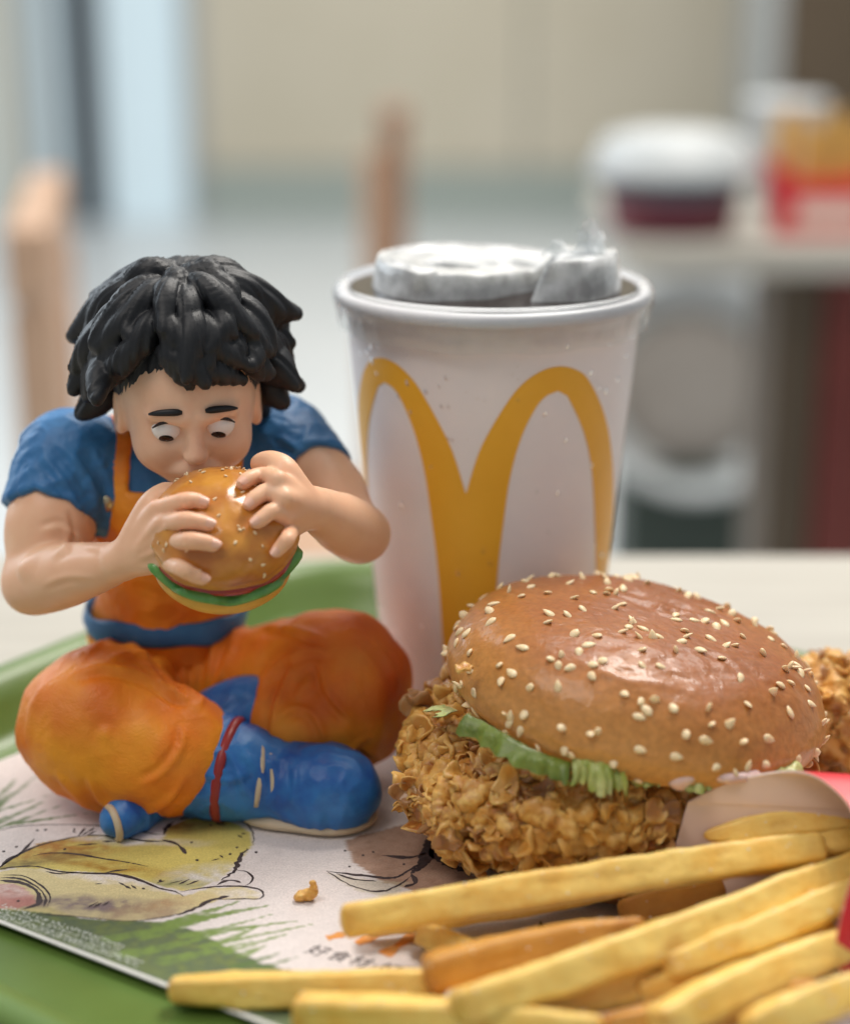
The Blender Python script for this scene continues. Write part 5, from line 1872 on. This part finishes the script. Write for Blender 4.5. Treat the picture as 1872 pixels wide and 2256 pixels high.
for lay, (cnt_, t0_, t1_, lift) in enumerate(((34, 0.70, 1.0, 2.2), (28, 0.42, 0.88, 4.2), (22, 0.15, 0.68, 6.2), (9, 0.0, 0.42, 7.2))):
    for q in range(cnt_):
        az = 2 * math.pi * (q + 0.5 * (lay % 2) + r_.uniform(-0.3, 0.3)) / cnt_
        ca = math.cos(az)
        end = 1.30 + 0.62 * (1 - ca) * 0.5 * 1.3            # fringe short over the face, long at the back
        if ca > 0.25: end = 1.44 + r_.uniform(-0.14, 0.11)
        sw = r_.uniform(-0.75, 0.75) + (0.25 if math.sin(az) > 0 else -0.25)
        flick = r_.uniform(2.0, 7.5) * (1.25 if abs(math.sin(az)) > 0.6 else 0.8) * (0.35 if ca > 0.4 else 1)
        P, rads = [], []
        for k, t in enumerate(np.linspace(0, 1, 7)):
            th_ = end * (t0_ + (t1_ - t0_) * t) + 0.05 * math.sin(5 * t + q)
            off = lift * (0.55 + 0.45 * math.sin(math.pi * min(t, 0.8))) + flick * t ** 2.6
            p, dd = skull(az + sw * t * (0.4 + t) * 0.6, th_, off + (1.6 * (q % 2) if ca > 0.4 else 0))
            P.append(p); rads.append((2.6, 4.0, 4.6, 4.6, 4.2, 3.4, 2.0)[k] * (0.72 if ca > 0.4 else 1))
        fd.tube(np.array(P), np.array(rads) * r_.uniform(0.88, 1.12), k=0.4, n=18)
V, F = fd.mesh(1)
N = normals(V, F)
az_ = np.arctan2(V[:, 0], V[:, 1] - HCN[1] + 4)
Q = np.column_stack([np.cos(az_) * 26, np.sin(az_) * 26, np.linalg.norm(V - HCN, axis=1) * 0.12 + V[:, 2] * 0.06])
st = (1 - 2 * np.abs(pn(Q, 0.55, 3))) * 0.46 + 0.26 * pn(Q, 1.3, 8)
V = V + N * st[:, None]
mk('hair', HC + V @ HM.T, F, MAT['hair'], fig, org=ORG[fig.name])

# --- boots
def boot(path, rad, lo, hi, cuff=True, name='boot'):
    fd = Field(lo, hi, 0.6)
    fd.tube(path, rad, k=3, n=22)
    V, F = fd.mesh(2)
    V = V + normals(V, F) * (folds(V, 0.55, 0.13, 81, (1.3, 1, 0.8)))[:, None]
    V[:, 2] = np.maximum(V[:, 2], TZ + 0.25)
    V = creases(V, normals(V, F), [([(480, 1640), (520, 1690), (540, 1760)], 0.7), ([(530, 1650), (570, 1700), (585, 1770)], 0.7), ([(440, 1700), (500, 1720), (560, 1700)], 0.5), ([(590, 1660), (610, 1720), (600, 1780)], 0.7), ([(640, 1670), (650, 1730), (640, 1780)], 0.5)], 0.9)
    b = mk(name, V, F, MAT['boot'], fig)
    return b


B1 = np.array([at(392, 1668, -50), at(470, 1688, -52), at(555, 1706, -54), at(615, 1718, -55), at(672, 1730, -57), at(722, 1738, -59), at(760, 1740, -60)])
b1 = boot(B1, [13.5, 13.6, 11.4, 9.2, 10.4, 11.0, 9.4], (-95, -85, 2), (0, -30, 42))


def ring_band(c, ax_, r, w, tube_r, mat, name, parent, squash=(1, 1)):
    a, f, u_ = frame(ax_, (0, 0, 1))
    V, F = [], []
    n, k = 64, 8
    for i in range(n):
        t = 2 * math.pi * i / n
        e = a * math.cos(t) * squash[0] + u_ * math.sin(t) * squash[1]
        for j in range(k):
            s_ = 2 * math.pi * j / k
            V.append(c + e * (r + tube_r * math.cos(s_)) + f * (w * math.sin(s_)))
    for i in range(n):
        for j in range(k):
            F.append((i * k + j, i * k + (j + 1) % k, ((i + 1) % n) * k + (j + 1) % k, ((i + 1) % n) * k + j))
    V = np.array(V); V[:, 2] = np.maximum(V[:, 2], TZ + 0.3)
    return mk(name, V, F, MAT[mat], parent)


ring_band(B1[1] + (B1[2] - B1[1]) * 0.42, B1[2] - B1[1], 14.2, 1.5, 1.0, 'red', 'cuff', b1)
fs = Field((-60, -90, 2), (6, -40, 16), 0.5)
for u, v, r in ((600, 1722, 7.0), (640, 1727, 8.5), (690, 1732, 10.4), (730, 1738, 11.4), (762, 1738, 10.2)):
    p = at(u, v, -57); fs.ell((p[0], -58.5, TZ + 2.0), (9, r, 2.2), k=2)
V, F = fs.mesh(2)
mk('sole', V, F, MAT['sole'], b1)
for k_ in range(3):
    c_ = B1[2] + (B1[3] - B1[2]) * (0.35 + 0.4 * k_)
    pts_ = [c_ + np.array([1.2 * math.sin(a * 2 + k_), -(11.9 - 0.7 * k_) * math.cos(a), (11.9 - 0.7 * k_) * math.sin(a)]) for a in np.linspace(-0.3, 1.6, 11)]
    MB().tube(pts_, 0.85, 8).build('lace', MAT['sole'], b1, True)
B2 = np.array([at(600, 1590, -36), at(540, 1600, -34), at(470, 1630, -36), at(380, 1700, -44), at(268, 1805, -66)])
b2 = boot(B2, [12.5, 12.3, 11.5, 9, 5.6], (-100, -85, 2), (-22, -10, 50))
ring_band(B2[0] + (B2[1] - B2[0]) * 0.75, B2[1] - B2[0], 12.7, 1.6, 0.9, 'red', 'cuff', b2)
ring_band(at(250, 1815, -68), np.array([-0.9, -0.5, -0.1]), 4.6, 1.1, 1.0, 'sole', 'sole', b2)

# ------------------------------------------------------------------ the restaurant behind (out of focus)
FZ = -750.0
MAT['floor'] = material('pale_floor', (0.74, 0.78, 0.80), 0.3, (0.80, 0.83, 0.84), 3, spec=0.5)
MAT['wall'] = material('beige_wall', (0.65, 0.585, 0.455), 0.6, (0.70, 0.635, 0.51), 2)
MAT['wallband'] = material('skirting_grey', (0.42, 0.47, 0.43), 0.5)
MAT['brown'] = material('brown_wood', (0.30, 0.16, 0.095), 0.45, (0.38, 0.22, 0.14), 20, stretch=(6, 6, 1))
MAT['tan'] = material('tan_wood', (0.50, 0.31, 0.20), 0.45, (0.56, 0.37, 0.25), 20, stretch=(6, 6, 1))
MAT['black'] = material('black_frame', (0.03, 0.035, 0.045), 0.4)
MAT['darkbrown'] = material('dark_brown_panel', (0.085, 0.058, 0.034), 0.5, (0.10, 0.07, 0.042), 4)
MAT['grey'] = material('grey_trim', (0.40, 0.41, 0.40), 0.5)
MAT['white'] = material('white_plastic', (0.52, 0.54, 0.54), 0.4)
MAT['greyseat'] = material('grey_brown_fabric', (0.30, 0.27, 0.24), 0.8, (0.34, 0.31, 0.28), 30)
MAT['redwood'] = material('red_brown_laminate', (0.13, 0.020, 0.014), 0.4, (0.15, 0.026, 0.018), 8)
MAT['darkgreen'] = material('dark_green_block', (0.035, 0.05, 0.04), 0.5)
MAT['maroon'] = material('maroon_sleeve', (0.17, 0.03, 0.05), 0.45)
MAT['coffee'] = material('dark_grey_band', (0.07, 0.07, 0.09), 0.4)
MAT['fryfar'] = material('far_fries', (0.72, 0.42, 0.10), 0.5, (0.6, 0.33, 0.07), 60)
pane_m = bpy.data.materials.new('bright_window_glass'); pane_m.use_nodes = True
pb = pane_m.node_tree.nodes['Principled BSDF']
pb.inputs['Base Color'].default_value = (0.5, 0.6, 0.65, 1)
pb.inputs['Emission Color'].default_value = (0.66, 0.80, 0.86, 1)
pb.inputs['Emission Strength'].default_value = 0.46
pb.inputs['Roughness'].default_value = 0.15

fl = MB().box((300, 3000, FZ - 10), (9000, 9400, 20)).build('floor', MAT['floor'])
tag(fl, kind='structure')
WY = 6500.0
xl = at(440, 300, WY)[0]
wl = thing('restaurant_wall', (xl + 2600, WY + 60, FZ), 'plain beige wall panels at the back of the restaurant', 'wall')
pw_ = 1250.0
for k in range(4):
    MB().box((xl + pw_ * (k + 0.5), WY + 60, 500), (pw_ - 14, 120, 2080), bev=8).build('wall_panel', MAT['wall'], wl)
MB().box((xl + 2 * pw_, WY + 90, 400), (4 * pw_, 100, 2300)).build('wall_core', MAT['wallband'], wl)
MB().box((xl + 2 * pw_, WY + 40, (FZ - 545) / 2), (4 * pw_, 100, 2 * (-545 - FZ) / 2)).build('skirting', MAT['wallband'], wl)

win = thing('shop_window', (xl - 900, WY + 60, FZ), 'tall bright shop window with a black upright post at the left', 'window')
xp0, xp1 = at(148, 200, WY)[0], at(222, 200, WY)[0]
MB().box(((xp0 + xp1) / 2, WY + 20, 400), (xp1 - xp0, 120, 2300), bev=4).build('window_post', MAT['black'], win)
MB().box(((xp1 + xl) / 2 - 20, WY + 70, 400), (xl - xp1 - 40, 30, 2300)).build('window_pane', pane_m, win)
MB().box(((xp0 - 1500 + xp0) / 2, WY + 70, 400), (1500, 30, 2300)).build('window_pane', pane_m, win)
MB().box((xl - 20, WY + 40, 400), (60, 100, 2300), bev=4).build('window_frame', MAT['grey'], win)
x_b = at(-5, 200, WY)[0]
MB().box((x_b, WY + 25, 400), (100, 60, 2300), bev=4).build('window_frame', MAT['wall'], win)
xg = at(75, 200, WY)[0]
MB().box((xg, WY + 30, 400), (70, 60, 2300), bev=4).build('window_frame', MAT['grey'], win)

# dark pillar at the upper right
xr = at(1700, 60, 5000)[0]
pil = thing('pillar', (xr + 400, 5100, FZ), 'dark brown panelled pillar at the upper right', 'pillar')
MB().box((xr + 450, 5100, 450), (860, 300, 2400), bev=6).build('pillar_panel', MAT['darkbrown'], pil)
MB().box((xr - 20, 5100, 450), (76, 310, 2400), bev=6).build('pillar_trim', MAT['grey'], pil)


def chair(x, y, rz, label, mat, back=(380, 800), w=400):
    t = thing('chair', (x, y, FZ), label, 'chair', None)
    m = Matrix.Rotation(rz, 3, 'Z')

    def bx(name, c, d, bev=8):
        mb = MB().box((0, 0, 0), d, bev=bev)
        V = [m @ (Vector(v) + Vector(c)) + Vector((x, y, FZ)) for v in mb.V]
        return mk(name, V, mb.F, MAT[mat], t, False)
    bx('seat', (0, 0, 440), (w, 400, 35))
    bx('backrest', (0, 190, (440 + back[1]) / 2 + 60), (w, 28, back[1] - 440 - 120))
    bx('top_rail', (0, 192, back[1] - 25), (w + 10, 36, 60))
    for sx in (-1, 1):
        bx('leg', (sx * (w / 2 - 20), -180, 210), (36, 36, 420))
        bx('leg', (sx * (w / 2 - 20), 190, back[1] / 2 - 30), (38, 38, back[1] - 60))
    return t


p = at(118, 420, 1150)
chair(p[0] + 190, p[1] - 40, R(99), 'tan wooden chair seen edge on behind the figurine at the left', 'tan', (380, p[2] - FZ), 400)
p = at(868, 270, 2000)
post = thing('wooden_post', (p[0], p[1], FZ), 'slim brown wooden post standing behind the cup before the beige wall', 'post')
MB().box((p[0], p[1], (FZ + p[2]) / 2), (36, 36, p[2] - FZ), bev=3).build('shaft', MAT['brown'], post)
MB().lathe((p[0], p[1], p[2]), [(22, 0), (24, 6), (20, 18), (8, 26), (0.2, 28)], 24, True).build('post_cap', MAT['brown'], post, True)
MB().box((p[0] - 32, p[1] + 5, (FZ + p[2]) / 2 - 20), (26, 30, p[2] - FZ - 40), bev=3).build('pale_strip', MAT['tan'], post)
MB().lathe((p[0], p[1], FZ), [(0.2, 0), (120, 0), (120, 12), (30, 24), (0.2, 24)], 32, False).build('base', MAT['brown'], post, True)

# neighbouring table with its tray
NT = at(1385, 515, 1020)
nt_x0, nt_y0 = NT[0], NT[1]
ntab = thing('neighbour_table', (nt_x0 + 400, nt_y0 + 350, FZ), 'neighbouring beige table with a red brown leg panel at the right', 'table')
MB().box((nt_x0 + 450, nt_y0 + 200, -14), (900, 400, 28), bev=5).build('table_top', MAT['table'], ntab)
x0 = at(1690, 900, nt_y0 + 60)[0]
MB().box((x0 + 24, nt_y0 + 120, (FZ - 28) / 2), (44, 120, -28 - FZ), bev=3).build('leg_panel', MAT['darkbrown'], ntab)
MB().box((x0 + 82, nt_y0 + 115, (FZ - 28) / 2), (72, 130, -28 - FZ), bev=3).build('leg_panel', MAT['redwood'], ntab)
MB().box((x0 + 298, nt_y0 + 120, (FZ - 28) / 2), (356, 120, -28 - FZ), bev=3).build('leg_panel', MAT['darkbrown'], ntab)
# a takeaway cup on it
c = at(1480, 440, nt_y0 + 90)
cupf = thing('takeaway_cup', (c[0], c[1], 0), 'maroon takeaway cup with a wide white lid on the neighbouring table', 'cup')
MB().lathe((c[0], c[1], 0), [(0.1, 0.5), (54, 0.5), (60, 30)], 40, False).build('cup_wall', MAT['maroon'], cupf, True)
MB().lathe((c[0], c[1], 0), [(60, 30), (62, 42), (61, 48)], 40, False).build('cup_band', MAT['coffee'], cupf, True)
MB().lathe((c[0], c[1], 0), [(60, 48), (74, 49), (75, 56), (70, 63), (62, 82), (42, 88), (0.1, 88)], 40, False).build('cup_lid', MAT['white'], cupf, True)
c = at(1810, 420, nt_y0 + 70)
fb = thing('fries_box', (c[0], c[1], 0), 'red and yellow fries carton standing on the neighbouring table', 'fries carton')
mb = MB()
for k in range(9):
    mb = MB().box((c[0] - 40 + k * 11, c[1] + 6 * math.sin(k * 2.1), 66 + 8 * math.sin(k * 1.7)), (8, 8, 70), 0.1, bev=1)
    mb.build('far_fry', MAT['fryfar'], fb)
V = []
prof_ = [(-42, 0), (42, 0), (58, 62), (20, 46), (-20, 46), (-52, 66)]
for dy in (-16, 16):
    for x, z in prof_: V.append((c[0] + x, c[1] + dy, z + 0.5))
n = 6
mk('carton_box', V, [tuple(range(n)), tuple(range(2 * n - 1, n - 1, -1))] + [(i, n + i, n + (i + 1) % n, (i + 1) % n) for i in range(n)], MAT['carton_red'], fb, False)
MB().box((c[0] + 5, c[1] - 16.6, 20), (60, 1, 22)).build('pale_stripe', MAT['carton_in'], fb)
c = at(1735, 200, nt_y0 + 240)
pb_ = thing('white_cup', (c[0], c[1], 0), 'white paper cup behind the red and yellow fries carton', 'cup')
MB().lathe((c[0], c[1], 0), [(0.1, 0.5), (28, 0.5), (38, 96)], 40, False).build('cup_wall', MAT['white'], pb_, True)
MB().lathe((c[0], c[1], 0), [(38, 96), (41, 97), (41, 102), (37, 106), (0.1, 106)], 40, False).build('cup_lid', MAT['white'], pb_, True)

# round white tub chair under it, over a dark block
c = at(1510, 860, 2000)
tubc = thing('tub_chair', (c[0], c[1], FZ), 'round white tub chair with a grey seat over a dark block below the neighbouring table', 'chair')
T = Matrix.Rotation(R(72), 3, 'X')
MB().lathe((c[0], c[1], c[2]), [(60, 10), (118, 20), (146, 60), (160, 110), (150, 112), (134, 70), (105, 34), (0.1, 30)], 48, False, T).build('shell', MAT['white'], tubc, True)
MB().lathe((c[0], c[1], c[2]), [(0.1, 60), (70, 58), (104, 48), (112, 36)], 48, False, T).build('seat', MAT['greyseat'], tubc, True)
d0 = at(1375, 1030, 1900); d1 = at(1690, 1030, 1900)
MB().box(((d0[0] + d1[0]) / 2, 2000, (d0[2] + FZ) / 2), (d1[0] - d0[0], 200, d0[2] - FZ), bev=10).build('base', MAT['darkgreen'], tubc)  # plain dark block filling the area beneath the chair, not a chair part
